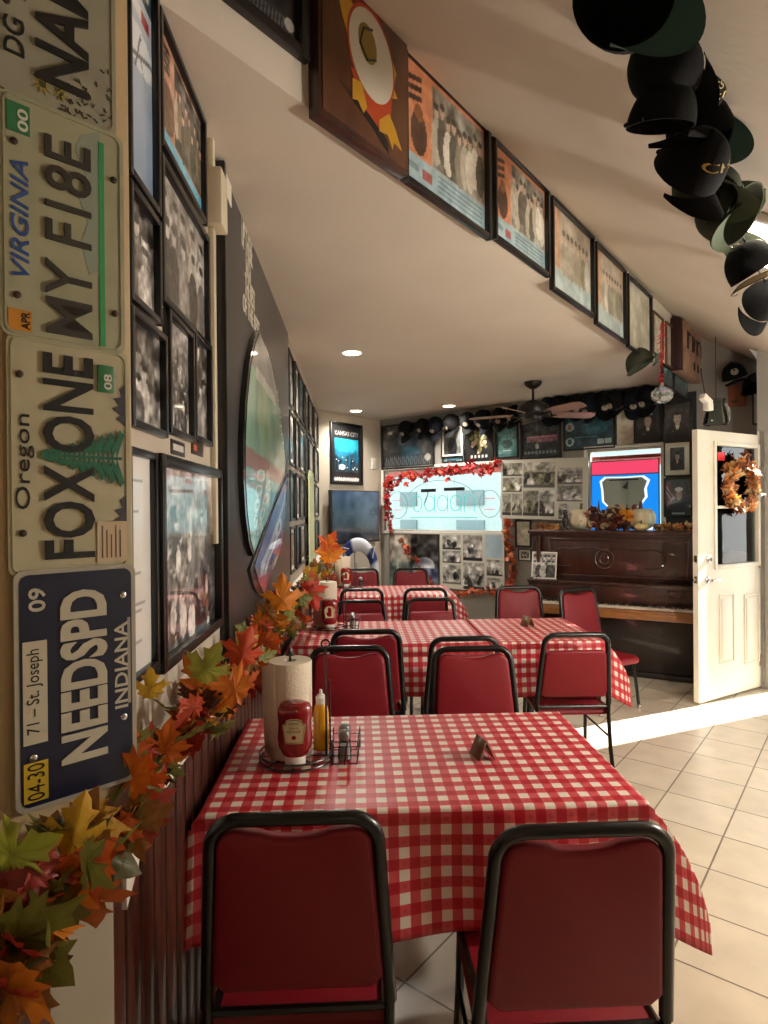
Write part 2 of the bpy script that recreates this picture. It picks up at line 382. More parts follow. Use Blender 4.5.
def collage(w,h,cells,bg,seed,n=90):
    c=Canvas(w,h,n,bg,seed); rn=random.Random(seed)
    for (x0,y0,x1,y1,tone) in cells:
        if tone=='sky': c.rect(x0,y0,x1,y1,'#9fb6c2'); c.noise(5,.08,x0,y0,x1,y1); continue
        base=rn.uniform(.45,.62); c.rect(x0,y0,x1,y1,(base,base*.98,base*(.95 if tone=='g' else .8))); c.noise(9,.3,x0,y0,x1,y1,rn.randint(0,50))
        k=rn.randint(3,6); ww=(x1-x0); hh=(y1-y0); sav=c.c.copy(); m=((c.x>=x0)&(c.x<=x1)&(c.y>=y0)&(c.y<=y1))[...,None]
        c.rect(x0,y0+hh*.6,x1,y1,g(rn.uniform(.55,.8)),.6)
        for i in range(k):
            cx=x0+ww*rn.random(); tonec=rn.uniform(.05,.35) if rn.random()<.6 else rn.uniform(.65,.85); b0=y0+hh*rn.uniform(.0,.35); sz=rn.uniform(.5,1.1)
            c.ell(cx,b0+hh*.1,ww*.13*sz,hh*.26*sz,g(tonec),.9,rn.uniform(-.4,.4)); c.ell(cx+ww*.02,b0+hh*(.1+.33*sz),ww*.05,hh*.07,g(rn.uniform(.3,.8)))
        c.noise(13,.35,x0,y0,x1,y1,rn.randint(0,50))
        c.rect(x0,y0,x1,y0+hh*.12,g(rn.uniform(.1,.4))); c.c=c.c*m+sav*(1-m)
    return c
# ================================================================== SETTING
M_ceil=mat('plaster_ceiling','#cec4b6',.75,noise=.05,nscale=2,bump=.12,bscale=30)
M_wall=mat('plaster_wall','#b5aa9a',.8,noise=.06,nscale=3,bump=.1,bscale=40)
M_wallg=mat('plaster_grey','#8b8780',.8,noise=.08,nscale=3,bump=.1,bscale=40)
M_white=mat('white_paint','#d8d4ca',.45,noise=.05,nscale=6)
M_black=mat('black_frame','#0d0d0e',.35,coat=.2)
M_bmetal=mat('black_metal','#0a0a0b',.3,metal=0,coat=.5)
M_print=mat('photo_print','#808080',.4,attr=True,coat=.7,coatr=.06)
M_matte=mat('matte_print','#808080',.55,attr=True,coat=.25,coatr=.2)
M_chrome=mat('chrome','#c8c8c8',.18,metal=1)
M_brass=mat('brass','#8f7a4a',.3,metal=1)
def tilemat():
    m=bpy.data.materials.new('floor_tiles'); m.use_nodes=True; nt=m.node_tree; b=nt.nodes['Principled BSDF']
    tc=nt.nodes.new('ShaderNodeTexCoord'); br=nt.nodes.new('ShaderNodeTexBrick'); br.offset=0; br.squash=1
    br.inputs['Scale'].default_value=1; br.inputs['Brick Width'].default_value=.333; br.inputs['Row Height'].default_value=.333
    br.inputs['Mortar Size'].default_value=.004; br.inputs['Mortar Smooth'].default_value=.1
    br.inputs['Color1'].default_value=(*lin('#cfc3ae'),1); br.inputs['Color2'].default_value=(*lin('#c6b9a2'),1); br.inputs['Mortar'].default_value=(*lin('#6f6252'),1)
    n=nt.nodes.new('ShaderNodeTexNoise'); n.inputs['Scale'].default_value=5; n.inputs['Detail'].default_value=8
    mx=nt.nodes.new('ShaderNodeMix'); mx.data_type='RGBA'; mx.blend_type='MULTIPLY'; mx.inputs[0].default_value=1
    mr=nt.nodes.new('ShaderNodeMapRange'); mr.inputs[1].default_value=.3; mr.inputs[2].default_value=.7; mr.inputs[3].default_value=.86; mr.inputs[4].default_value=1.06
    nt.links.new(tc.outputs['Object'],br.inputs['Vector']); nt.links.new(tc.outputs['Object'],n.inputs['Vector'])
    nt.links.new(n.outputs['Fac'],mr.inputs[0]); nt.links.new(mr.outputs[0],mx.inputs[7]); nt.links.new(br.outputs['Color'],mx.inputs[6]); nt.links.new(mx.outputs[2],b.inputs['Base Color'])
    bp=nt.nodes.new('ShaderNodeBump'); bp.inputs['Strength'].default_value=.5; bp.inputs['Distance'].default_value=.003; bp.invert=True
    nt.links.new(br.outputs['Fac'],bp.inputs['Height']); nt.links.new(bp.outputs[0],b.inputs['Normal'])
    b.inputs['Roughness'].default_value=.32; b.inputs['Specular IOR Level'].default_value=.5
    return m
# floor: object origin at a tile corner seen in the photo, axes along the tiles
fo=on_z(745.5,786.5,0); fl=MB(); fl.bx(-9,9,-9,9,-.1,0)
struct(fl.build('floor',tilemat(),smooth=False,loc=(fo.x,fo.y,0),rz=PI/2-AZ))
def wall_mesh(name,P,s0,s1,z0,z1,m,holes=(),th=.12,off=0):
    xs=sorted({s0,s1,*[h[0] for h in holes],*[h[1] for h in holes]}); zs=sorted({z0,z1,*[h[2] for h in holes],*[h[3] for h in holes]})
    b=MB()
    for i in range(len(xs)-1):
        for j in range(len(zs)-1):
            cx=(xs[i]+xs[i+1])/2; cz=(zs[j]+zs[j+1])/2
            if any(h[0]<cx<h[1] and h[2]<cz<h[3] for h in holes): continue
            b.bx(xs[i],xs[i+1],-off,th,zs[j],zs[j+1])
    return struct(b.build(name,m,smooth=False,**on(P,0,0)))
TOPZ=3.42
wall_mesh('wall_left',LW,-2.4,8.0,0,TOPZ,M_wall)
wall_mesh('wall_corner',KC,0,tt+.1,0,LOWZ+.1,M_wall)
# windows on the window wall
w1=WW.rect(384,472,531,502,462,532); w2=WW.rect(588,450,545,662,446,548)
sST=isect(WW,ST)          # s on window wall where the step meets it
pHinge=fwd(3.27,5.3); sDoorEnd=sST+ (pHinge-pa).dot(ST.n)
RWp=2.6
wall_mesh('wall_window',WW,-.1,sDoorEnd+.05,0,TOPZ,M_wallg,holes=[w1,w2])
# return wall and door wall
RET=Plane(WW.pt(sDoorEnd,0),AZ+PI) ; Lret=(WW.pt(sDoorEnd,0)-pHinge).length
DW=Plane(pHinge,AZ+PI/2)
w6=(.12,Lret-.04,.06,2.2)  # opening added in the return wall so the edge by the door reads bright
wall_mesh('wall_return',RET,0.02,Lret,0,TOPZ,M_wallg,holes=[w6])
OPW=.56
wall_mesh('wall_door',DW,-.02,RWp-.71+.1,0,TOPZ,M_wallg,holes=[(-.02,.04+OPW,0,2.24)],th=.14)
RW=Plane(ST.pt(0,0)+ST.n*RWp,ST.az+PI); 
sA=(DW.pt(0,0)-RW.o).dot(RW.d)
w3=(sA+.35,sA+2.2,.75,1.62); w4=(sA+2.35,sA+3.2,.75,1.62)  # unseen window openings added in the right wall to bring in daylight
wall_mesh('wall_right',RW,sA-.1,sA+10,0,1.9,M_wall,holes=[w3,w4])
BW=Plane(Vector((4,-2.3,0)),-PI/2)
wall_mesh('wall_back',BW,-4,5,0,TOPZ,mat('dark_wall','#2e241f',.7,noise=.1))
def poly_slab(name,pts,th,m,**k):
    b=MB(); n=len(pts); vs=[tuple(p) for p in pts]+[(p[0],p[1],p[2]+th) for p in pts]
    b.add(vs,[tuple(range(n)),tuple(range(2*n-1,n-1,-1))]+[(i,i+n,(i+1)%n+n,(i+1)%n) for i in range(n)])
    return struct(b.build(name,m,smooth=False,**k))
sN=(-.52-.1-pa.x)/ST.d.x   # where step line passes the left wall
A=ST.pt(sN,LOWZ); B_=WW.pt(sST,LOWZ); B_+=ST.d*.2
poly_slab('ceiling_low',[A+ST.n*.001,B_+ST.n*.001,WW.pt(0,LOWZ)+KC.d*.2,Vector((-.64,8.1,LOWZ))],.06,M_ceil)
HZ=3.40; SL=.65
face=MB(); L=(B_-A).length
face.bx(sN-.1,sST*0+ (B_-ST.o).dot(ST.d),0,.05,LOWZ+.01,HZ+.03)
struct(face.build('wall_soffit',M_ceil,smooth=False,**on(ST,0,0)))
def HP(s,p): return ST.pt(s,HZ-SL*p)+ST.n*p
def s_on(P,p): # along-step coordinate where wall plane P crosses offset p
    q=ST.pt(0,0)+ST.n*p; return (P.o-q).dot(P.n)/ST.d.dot(P.n)
pj=(pHinge-pa).dot(ST.n)
poly_slab('ceiling_high',[HP(-6,-.05),HP(-6,2.75),HP(s_on(DW,2.75)+.16,2.75),HP(s_on(DW,pj)+.16,pj-.1),HP(s_on(WW,pj)+.1,pj-.1),HP(s_on(WW,-.05)+.1,-.05)],.06,M_ceil)
# left-behind ceiling region left of the step line near the camera (closed off above)
poly_slab('ceiling_near',[Vector((-.64,-2.4,HZ)),ST.pt(-6,HZ),ST.pt(sN+.2,HZ),Vector((-.64,A.y+.3,HZ))],.06,M_ceil)
# wainscot boards and ledge along the left wall
M_wains=wood('wainscot_wood','#2a120b','#4c2416',.4,(6,6,.6),.3,9)
b=MB(); y=-.6
while y<7.98:
    b.bx(-.518,-.470,y,y+.072,0,.98,.006); b.bx(-.518,-.482,y+.072,y+.084,0,.98); y+=.084
b.bx(-.518,-.462,-.6,7.98,0,.10,.004)
o=b.build('trim_1',M_wains); struct(o)
b=MB(); b.bx(-.519,-.447,1.22,7.98,.985,1.01,.004); b.bx(-.519,-.455,1.21,7.98,.93,.985,.003); b.add([(-.46,1.215,.93),(-.46,1.38,.93),(-.46,1.215,.80),(-.475,1.215,.93),(-.475,1.38,.93),(-.475,1.215,.80)],[(0,1,2),(3,5,4),(0,3,4,1),(1,4,5,2),(2,5,3,0)])
struct(b.build('trim_2',M_white))
# ------------- pillar with the licence plates
M_cream=mat('cream_board','#b39c76',.6,noise=.12,nscale=8,bump=.15,bscale=50)
b=MB(); b.bx(-1.3,-.024,.02,.22,0,3.3,.004)
struct(b.build('pillar_plaster',mat('pillar_paint','#8f8676',.7,noise=.08,nscale=5),**on(CBP,0,0)))
zb=CBP.hit(100,905)[1]
b=MB(); b.bx(-1.3,0,0,.02,CBP.hit(20,850)[1],3.3,.003)
struct(b.build('trim_3',M_cream,**on(CBP,0,0)))
s_a=CBP.hit(48,960)[0]
b=MB(); b.bx(-1.2,s_a,-.012,.02,0,CBP.hit(20,850)[1]-.002,.003)
struct(b.build('trim_4',M_wains,**on(CBP,0,0)))
# ------------- window frames / glass / doors
M_glass=glassmat('window_glass','#e8f4f3')
def window(name,P,h,depth=.12):
    s0,s1,z0,z1=h; b=MB(); t=.035
    for (a,c,d,e) in ((s0-.04,s0,z0-.04,z1+.04),(s1,s1+.04,z0-.04,z1+.04)): b.bx(a,c,-.018,.04,d,e,.004)
    for (a,c,d,e) in ((s0,s1,z0-.04,z0),(s0,s1,z1,z1+.04)): b.bx(a,c,-.018,.04,d,e,.004)
    for (a,c,d,e) in ((s0,s0+.02,z0,z1),(s1-.02,s1,z0,z1),(s0+.02,s1-.02,z0,z0+.02),(s0+.02,s1-.02,z1-.02,z1)): b.bx(a,c,.04,.08,d,e,.003)
    r=struct(b.build(name,M_white,**on(P,0,0)))
    gl=MB(); gl.bx(s0+.015,s1-.015,.055,.061,z0+.015,z1-.015); gl.build('window_pane',M_glass,r,smooth=False)
    return r
window('window_1',WW,w1); window('window_2',WW,w2); window('added_window_3',RW,w3); window('added_window_4',RW,w4); window('added_window_5',RET,w6)
# ------------- outside
M_asph=mat('pavement','#b5b0a8',.9,noise=.1,nscale=4)
b=MB(); 
oo=WW.pt(2,-.03,-.4)
b.bx(-14,18,.0,16,-.1,-.02); struct(b.build('ground_outside',M_asph,smooth=False,loc=(oo.x,oo.y,0),rz=WW.rz))
# pale shop building across the street
fr=thing('shop_building','pale building with grey windows seen through the front windows','building',WW.pt(2,0,-9),WW.rz)
b=MB(); b.bx(-9,9,0,.4,-.02,5.5); b.build('facade',mat('pale_facade','#a4aaa8',.8,noise=.04),fr,smooth=False)
for i in range(8):
    for z in (.8,1.7,3.1):
        b=MB(); b.bx(-8.4+2.15*i,-7.75+2.15*i+.3*(i%2),-.06,.02,z,z+.45,.01); b.build('window_unit',mat('grey_pane','#6a7476',.5),fr)
# awning slab added out of view to keep sun off the front windows
aw=thing('sun_blocker','awning slab added unseen above the front windows','sun_blocker',WW.pt(0,0,-.14),WW.rz)
b=MB(); b.bx(-1.0,sST+.3,0,1.25,2.14,2.18,.005); b.build('blocker_slab',mat('blocker_canvas','#a33b3a',.8),aw)
# ================================================================== LIGHT
w=bpy.data.worlds.new('World'); sc.world=w; w.use_nodes=True; nt=w.node_tree; bg=nt.nodes['Background']
sky=nt.nodes.new('ShaderNodeTexSky'); sky.sky_type='HOSEK_WILKIE'; sky.turbidity=3; sky.ground_albedo=.4
sf=fwd(.92,.39); SE=R(31); sdir=Vector((sf.x*math.cos(SE),sf.y*math.cos(SE),math.sin(SE))); sky.sun_direction=sdir
mxw=nt.nodes.new('ShaderNodeMix'); mxw.data_type='RGBA'; mxw.inputs[0].default_value=.45; mxw.inputs[7].default_value=(1,1,1,1)
nt.links.new(sky.outputs[0],mxw.inputs[6]); nt.links.new(mxw.outputs[2],bg.inputs[0]); bg.inputs[1].default_value=8.5
sl=bpy.data.lights.new('sun_light','SUN'); sl.energy=34; sl.angle=R(.7); sl.color=(1,.95,.88)
so=bpy.data.objects.new('sun_light',sl); COL.objects.link(so); so.rotation_euler=sdir.to_track_quat('Z','Y').to_euler()
def area(name,loc,rot,sx,sy,e,col):
    l=bpy.data.lights.new(name,'AREA'); l.shape='RECTANGLE'; l.size=sx; l.size_y=sy; l.energy=e; l.color=col
    o=bpy.data.objects.new(name,l); COL.objects.link(o); o.location=loc; o.rotation_euler=rot; return o
# recessed lamps in the low ceiling (three in view, more nearer the camera above the first table)
M_lamp=emis('lamp_glow','#ffe9c8',14)
rl=[(352,353,'recessed ceiling lamp nearest, above the tables by the left wall'),(356,411,'recessed ceiling lamp in front of the city skyline poster'),(449,406,'recessed ceiling lamp nearest the ceiling fan')]
for i,(u,v,lab) in enumerate(rl):
    p=on_z(u,v,LOWZ); t=thing('recessed_lamp',lab,'ceiling lamp',(p.x,p.y,LOWZ),0,'recessed lamps in the low ceiling')
    b=MB(); b.lathe([(.075,-.001),(.09,-.006),(.095,0)],28,capb=False,capt=False); b.build('trim_ring',M_white,t)
    b=MB(); b.lathe([(.0745,-.002),(.02,-.004)],24); b.build('lens',M_lamp,t)
    l=bpy.data.lights.new('lamp_light','SPOT'); l.energy=130; l.spot_size=R(150); l.spot_blend=.8; l.shadow_soft_size=.07; l.color=(1,.93,.83)
    o=bpy.data.objects.new('lamp_light',l); COL.objects.link(o); o.location=(p.x,p.y,LOWZ-.03)
# lamps added for fill on the high sloping ceiling, out of the frame
def ceil_hi(p):  # height of the sloping ceiling above plan point p
    return HZ-SL*max(0,(p-ST.o).dot(ST.n))
def portal(P,h):
    s0,s1,z0,z1=h; l=bpy.data.lights.new('sky_portal','AREA'); l.shape='RECTANGLE'; l.size=s1-s0; l.size_y=z1-z0; l.cycles.is_portal=True
    o=bpy.data.objects.new('sky_portal',l); COL.objects.link(o); o.location=P.pt((s0+s1)/2,(z0+z1)/2,-.10); o.rotation_euler=P.n.to_track_quat('-Z','Z').to_euler()
for P_,h_ in ((WW,w1),(WW,w2),(RW,w3),(RW,w4),(RET,w6),(DW,(.06,.06+OPW,0.05,2.24))): portal(P_,h_)
def hang_fill_lamp(p,drop,e,lab,col=(1,.8,.58)):  # pendant added behind the camera as fill light
    z=ceil_hi(p); t=thing('fill_pendant',lab,'lamp',(p.x,p.y,z),0)
    b=MB(); b.tube([(0,0,0.02),(0,0,-drop)],.004,6); b.build('cord',M_black,t)
    b=MB(); b.lathe([(.03,-drop+.02),(.05,-drop),(.17,-drop-.12),(.165,-drop-.12),(.045,-drop-.005)],28,capb=False,capt=False); b.build('lamp_shade',mat('shade_white','#e0d8c8',.5),t)
    b=MB(); b.lathe([(.0,-drop-.09),(.03,-drop-.08),(.035,-drop-.05),(.015,-drop-.01)],16); b.build('bulb',M_lamp,t)
    l=bpy.data.lights.new('fill_pendant_light','POINT'); l.energy=e; l.shadow_soft_size=.06; l.color=col
    o=bpy.data.objects.new('fill_pendant_light',l); COL.objects.link(o); o.location=(p.x,p.y,z-drop-.15)
# bright roof light in the sloping ceiling at the right
def on_slope(u,v):
    d=ray(u,v); # z = HZ - SL*((p-o).n)
    k=d.z+SL*d.dot(ST.n); t=(HZ-CAMH-SL*((CP-ST.o).dot(ST.n)))/k; return CP+d*t
# ================================================================== PICTURES
def framed(P,name,lab,cat,r,kind,seed,fw=.02,fm=None,matw=0,depth=.022,group=None,pm=None,n=44,off=0,matc=None,canvas=None,tilt=0):
    s0,s1,z0,z1=r; w=s1-s0; h=z1-z0
    t=thing(name,lab,cat,P.pt((s0+s1)/2,z0,off),P.rz,group)
    if tilt: t.rotation_euler=(tilt,0,P.rz)
    fm=fm or M_black
    b=MB(); 
    for a,c,d,e in ((-w/2,-w/2+fw,0,h),(w/2-fw,w/2,0,h),(-w/2+fw,w/2-fw,0,fw),(-w/2+fw,w/2-fw,h-fw,h)): b.bx(a,c,-depth,0,d,e,min(.003,fw*.2))
    b.bx(-w/2+fw*.5,w/2-fw*.5,-.003,0,fw*.5,h-fw*.5)
    b.build('frame',fm,t)
    i=fw
    if matw:
        b=MB(); b.bx(-w/2+fw,w/2-fw,-.006,-.003,fw,h-fw); b.build('mat_board',matc or mat('mat_white','#d9d6cc',.7),t,smooth=False); i=fw+matw
    c=canvas or paint(kind,w-2*i,h-2*i,seed,n)
    c.build('print',pm or M_print,t,-w/2+i,w/2-i,i,h-i,y=-.0075 if matw else -.0045)
    return t
# ---- left wall near the camera
L=lambda *a: LW.rect(*a)
framed(LW,'framed_poster','framed blue poster of a jet in the sky, beside the licence plates','picture',(1.385,1.60,LW.hit(145,205)[1],LW.hit(145,-30)[1]),'jet_sky',3,.018,n=60)
r=L(161,22,160,206,137,230); framed(LW,'framed_poster','framed colour crew poster with orange edge and cyan foot, top of left wall','picture',(1.61,2.09,r[2],r[3]),'crew_color',5,.02,n=70)
framed(LW,'framed_photo','framed black and white group photo under the blue jet poster','picture',(1.385,1.60,LW.hit(145,318)[1],LW.hit(145,210)[1]),'bw_party',6,.018)
r=L(162,165,312,208,238,345); framed(LW,'framed_photo','large black and white crowd photo under the colour crew poster','picture',(1.61,2.12,LW.hit(185,330)[1],LW.hit(185,205)[1]),'bw_group',7,.022,n=60)
framed(LW,'framed_photo','black and white couple photo in black frame, third down beside the plates','picture',(1.385,1.64,LW.hit(148,434)[1],LW.hit(148,326)[1]),'bw_party',8,.018)
framed(LW,'framed_photo','narrow grey photo in black frame, left of a pair above the big diner photo','picture',(1.66,1.91,LW.hit(182,440)[1],LW.hit(182,328)[1]),'bw_room',9,.018)
framed(LW,'framed_photo','narrow dark photo in black frame, right of a pair above the big diner photo','picture',(1.92,2.14,LW.hit(207,447)[1],LW.hit(207,347)[1]),'bw_party',10,.018)
framed(LW,'framed_document','framed typed document between licence plates and the big diner photo','document',(1.36,1.555,LW.hit(145,672)[1],LW.hit(145,452)[1]),'document',11,.018,fm=M_black,n=60)
framed(LW,'framed_photo','big framed black and white diner photo above the near leaf garland','picture',(1.56,2.24,LW.hit(188,647)[1],LW.hit(188,463)[1]),'bw_room',12,.03,depth=.03,n=80,pm=mat('glossy_print','#808080',.35,attr=True,coat=1,coatr=.015))
for i,(s0,s1) in enumerate(((1.72,1.85),(1.93,2.07))):
    z=LW.hit(178 if i==0 else 196,449)[1]
    t=thing('sticker','small dark sticker on the wall strip, '+('left' if i==0 else 'right')+' of two above the big diner photo','sticker',LW.pt(s0,z-.02),LW.rz)
    b=MB(); b.bx(0,s1-s0,-.004,0,0,.042,.001); b.build('backing',mat('stk%d'%i,'#2a2422' if i==0 else '#3a2a22',.4),t)
    b=MB(); b.bx(.01,.05 if i else .11,-.0055,-.0035,.012,.030); b.build('stripe',mat('stkw%d'%i,'#b9b4ae' if i==0 else '#b5552c',.5),t,smooth=False)
# conduit box on left wall
M_ivory=mat('ivory_plastic','#c9bfa6',.45,noise=.05)
t=thing('junction_box','cream electrical box on the wall between crew poster and black mural','electrical box',LW.pt(2.15,LW.hit(215,240)[1]),LW.rz)
hh=LW.hit(215,187)[1]-LW.hit(215,240)[1]; b=MB(); b.bx(0,.10,-.055,0,0,hh,.006); b.build('box_cover',M_ivory,t)
b=MB(); b.bx(.03,.06,-.02,0,hh,hh+.22,.003); b.bx(.03,.06,-.02,0,-1.12,0,.003); b.build('conduit',M_ivory,t)
# ---- black mural panel
zt=LOWZ-.02; s0,s1=2.33,4.50; zb=.96
t=thing('mural_panel','tall black mural panel with glassy pointed oval and white slogan, on left wall','mural',LW.pt(s0,zb),LW.rz)
W=s1-s0; H=zt-zb
M_bp=mat('black_panel','#3a393a',.3,spec=.5,noise=.1,nscale=3)
b=MB(); b.bx(0,W,-.02,0,0,H,.004); b.build('panel',M_bp,t)
b=MB(); b.bx(-.03,.0,-.035,0,-.02,H+.01,.004); b.build('edge_strip',M_black,t)
def LP(u,v):
    s,z=LW.hit(u,v,.03); return (s-s0,z-zb)
out=[(256,330),(263,345),(270,368),(276,398),(281,432),(284.5,462),(284,472),(272,500),(258,535),(250,556),(246,545),(242,515),(240,480),(240,440),(242,400),(246,362),(251,340)]
poly=[LP(*p) for p in out]
M_ov=mat('canopy_dark','#0c0d0f',.25,coat=.5)
def shrink(poly,k):
    cx=sum(p[0] for p in poly)/len(poly); cz=sum(p[1] for p in poly)/len(poly)
    return [(cx+(x-cx)*k,cz+(z-cz)*(1-(1-k)*.4)) for x,z in poly]
poly=poly[::-1]
b=MB(); b.prism(poly,-.045,-.02); b.build('oval_rim',M_ov,t)
# painted canopy inside
xs=[p[0] for p in poly]; zs=[p[1] for p in poly]; ax,bx_,az,bz=min(xs),max(xs),min(zs),max(zs)
def inpoly(x,z,pl):
    ins=np.zeros(x.shape,bool); n=len(pl)
    for i in range(n):
        x1,z1=pl[i]; x2,z2=pl[(i+1)%n]
        if abs(z2-z1)<1e-9: continue
        c=((z1>z)!=(z2>z))&(x<(x2-x1)*(z-z1)/(z2-z1)+x1); ins^=c
    return ins
def polyprint(name,parent,poly,m,painter,y,nx=50,nz=110):
    xs=[p[0] for p in poly]; zs=[p[1] for p in poly]; ax,bx,az,bz=min(xs),max(xs),min(zs),max(zs)
    c=Canvas(1,1,10,'#888888',4); c.x,c.y=np.meshgrid(np.linspace(0,1,nx+1),np.linspace(0,1,nz+1)); c.asp=(bx-ax)/(bz-az); c.c=np.zeros(c.x.shape+(3,)); painter(c)
    # clamp each row to the polygon so the outline is exact
    b=MB(); cc=c.c.reshape(-1,3); cc=np.where(cc<=.04045,cc/12.92,((cc+.055)/1.055)**2.4)
    for j in range(nz+1):
        z=az+(bz-az)*min(max(j/nz,.002),.998); X=[]
        n=len(poly)
        for i in range(n):
            (x1,z1),(x2,z2)=poly[i],poly[(i+1)%n]
            if (z1>z)!=(z2>z): X.append(x1+(x2-x1)*(z-z1)/(z2-z1))
        X=sorted(X) or [ax,ax+.001]; lo,hi=X[0],X[-1]
        for i in range(nx+1): b.v.append((lo+(hi-lo)*i/nx,y,z))
    w=nx+1
    for j in range(nz):
        for i in range(nx): b.f.append((j*w+i,j*w+i+1,(j+1)*w+i+1,(j+1)*w+i))
    b.c=[tuple(k) for k in cc]; return b.build(name,m,parent,smooth=False)
def canopy(c):
    c.grad('#8fd0d8','#8f9696'); c.rect(0,.42,1,.9,'#6f9a86'); c.noise(3,.25)
    c.ell(.4,.62,.12,.2,'#8fae84',.8); c.ell(.62,.6,.08,.22,'#5f8f7c',.8); c.ell(.3,.7,.1,.2,'#a9c4a0',.6)
    c.rect(0,.80,1,1,'#8d9090'); c.line(.15,.80,.8,.78,.02,'#cfd2d0'); c.rect(0,0,1,.4,'#4fb4bb'); 
    c.line(0,.40,1,.37,.03,'#9a6f66')
    for a in range(9): c.ell(.35+.3*(a%2),.06+.035*a,.11,.03,'#bdeee8'); c.ell(.35+.3*(a%2),.06+.035*a,.07,.017,'#55b3b8')  # cyan foot and loops paint in a neon reflection on the oval
    c.line(.5,.02,.5,.4,.02,'#173f44'); c.noise(9,.1)
polyprint('canopy_glass',t,shrink(poly,.93),mat('canopy_print','#808080',.3,attr=True,coat=1,coatr=.03),canopy,-.047)
fin=[(288,474),(286.5,500),(282,545),(272,572),(262,600),(254,588),(249,570),(262,535),(275,502)][::-1]
fp=[LP(*p) for p in fin]
b=MB(); b.prism(fp,-.034,-.02); b.build('fin_edge',M_ov,t)
def finp(c):
    c.grad('#7c5a68','#6f93cf'); c.rect(0,.25,1,.7,'#3f62a8'); c.noise(6,.25); c.line(.1,.05,.9,.85,.05,'#b9cfe2'); c.line(.35,.1,.75,.5,.03,'#d8dfe8'); c.ell(.7,.5,.14,.08,'#e2e2e0'); c.ell(.7,.5,.07,.04,'#3a4a78'); c.rect(0,0,.6,.16,'#a85a68')
polyprint('fin_print',t,shrink(fp,.84),MATS['canopy_print'],finp,-.0365,30,60)
M_lt=mat('cream_lettering','#d6d0c0',.5); M_ltr=mat('pale_red_lettering','#b08880',.5)
for s,(u0,u1,v0,v1) in zip(('UP THERE','WITH','THE BEST','OF THE BEST'),((242.5,256,233,259),(246.5,254.5,262,280),(246,258.5,284,305),(244,263,310,327))):
    a=LP(u0+1,(v0+v1)/2)[0]; c2=LP(u1-2,(v0+v1)/2)[0]; z1=(LP(u0,v0)[1]+LP(u1,v0)[1])/2; z0=(LP(u0,v1)[1]+LP(u1,v1)[1])/2
    text('lettering',s,M_lt,t,a,z0,c2,z1,y=-.0205,ext=.002,bold=.012)
a=LP(228,190); c2=LP(233,190); b=MB(); b.bx(a[0],c2[0],-.024,-.02,LP(230,200)[1],LP(230,178)[1]); b.build('badge',M_lt,t)
# rivets on the canopy edge
b=MB()
for k in range(10):
    u=275.5+8*k/9-(.0 if k<7 else 1.0)*(k-6)*.3; v=392+8.5*k; x,z=LP(u-1,v); b.bx(x-.012,x+.012,-.049,-.045,z-.004,z+.004)
b.build('rivets',M_lt,t)
# ---- gallery of narrow frames beyond the mural
cols=[(4.58,4.95),(4.99,5.38),(5.42,5.88),(5.93,6.42),(6.48,7.1),(7.18,7.9)]
ords=['first','second','third','fourth','fifth','sixth']; rown=['top','second','third','bottom']
rows=[(2.38,2.80),(1.93,2.34),(1.50,1.89),(1.10,1.46)]
for i,(a,c) in enumerate(cols):
    for j,(z0,z1) in enumerate(rows):
        framed(LW,'framed_photo',f'narrow black photo frame on left wall, {ords[i]} column past the mural, {rown[j]} row','picture',(a,c-.03,z0,z1),('bw_group','bw_room','teal_cover','bw_party')[(i*3+j)%4],40+i*4+j,.022,matw=.03 if (i+j)%2 else 0,depth=.02+.004*(i%2),group='narrow frames past the mural',n=22)
t=thing('pale_strip','pale yellow green strip with jagged top by the last frames on left wall','cloth strip',LW.pt(5.95,.98,.045),LW.rz)
b=MB(); n=14; pl=[(0,0),(.62,0)]; top=1.92
pts=[(.62,top-.98-.02)]+[(.62-.62*k/8,top-.98+(.06 if k%2 else -.03)) for k in range(1,8)]+[(0,top-.98)]
b.prism(pl+pts,-.006,.006); b.build('cloth',mat('pale_yellow','#c9cfa2',.7,noise=.08),t)  # flat pale strip with zigzag top edge
# ---- step face pictures
def SR(uL,vTL,vBL,uR,vTR,vBR): return ST.rect(uL,vTL,vBL,uR,vTR,vBR,.02)
sp=[('dark framed photo at the near end of the soffit, left of the bird plaque',(200,-120,-12,308,-60,53),'carrier_dark',.035),
 ('framed crew photo with orange strip, first to the right of the bird plaque',(403,37,176,490,130,243),'crew_wide',.026),
 ('framed crew photo with orange strip, second to the right of the bird plaque',(494,134,234,549,190,281),'crew_wide',.024),
 ('framed faded crew photo, third to the right of the bird plaque',(552,194,284,594,239,322),'crew_faded',.022),
 ('framed pale photo, fourth to the right of the bird plaque',(596,241,322,626,271,345),'crew_faded',.02),
 ('framed pale green photo, fifth to the right of the bird plaque',(628,273,345,652,297,364),'menu_card',.02)]
for i,(lab,q,kd,fw) in enumerate(sp):
    framed(ST,'framed_photo',lab,'picture',SR(*q),kd,60+i,fw,depth=.03,n=80,group='framed photos along the soffit')
for i,(lab,q) in enumerate((('small pale notice on soffit beside the fifth crew photo',(654,309,352,664,320,360)),('small grey notice on soffit left of the wooden sign',(667,320,365,677,331,371)))):
    framed(ST,'framed_notice',lab,'notice',SR(*q),'menu_card',80+i,.012,fm=mat('thin_wood','#5a4030',.5),n=20)
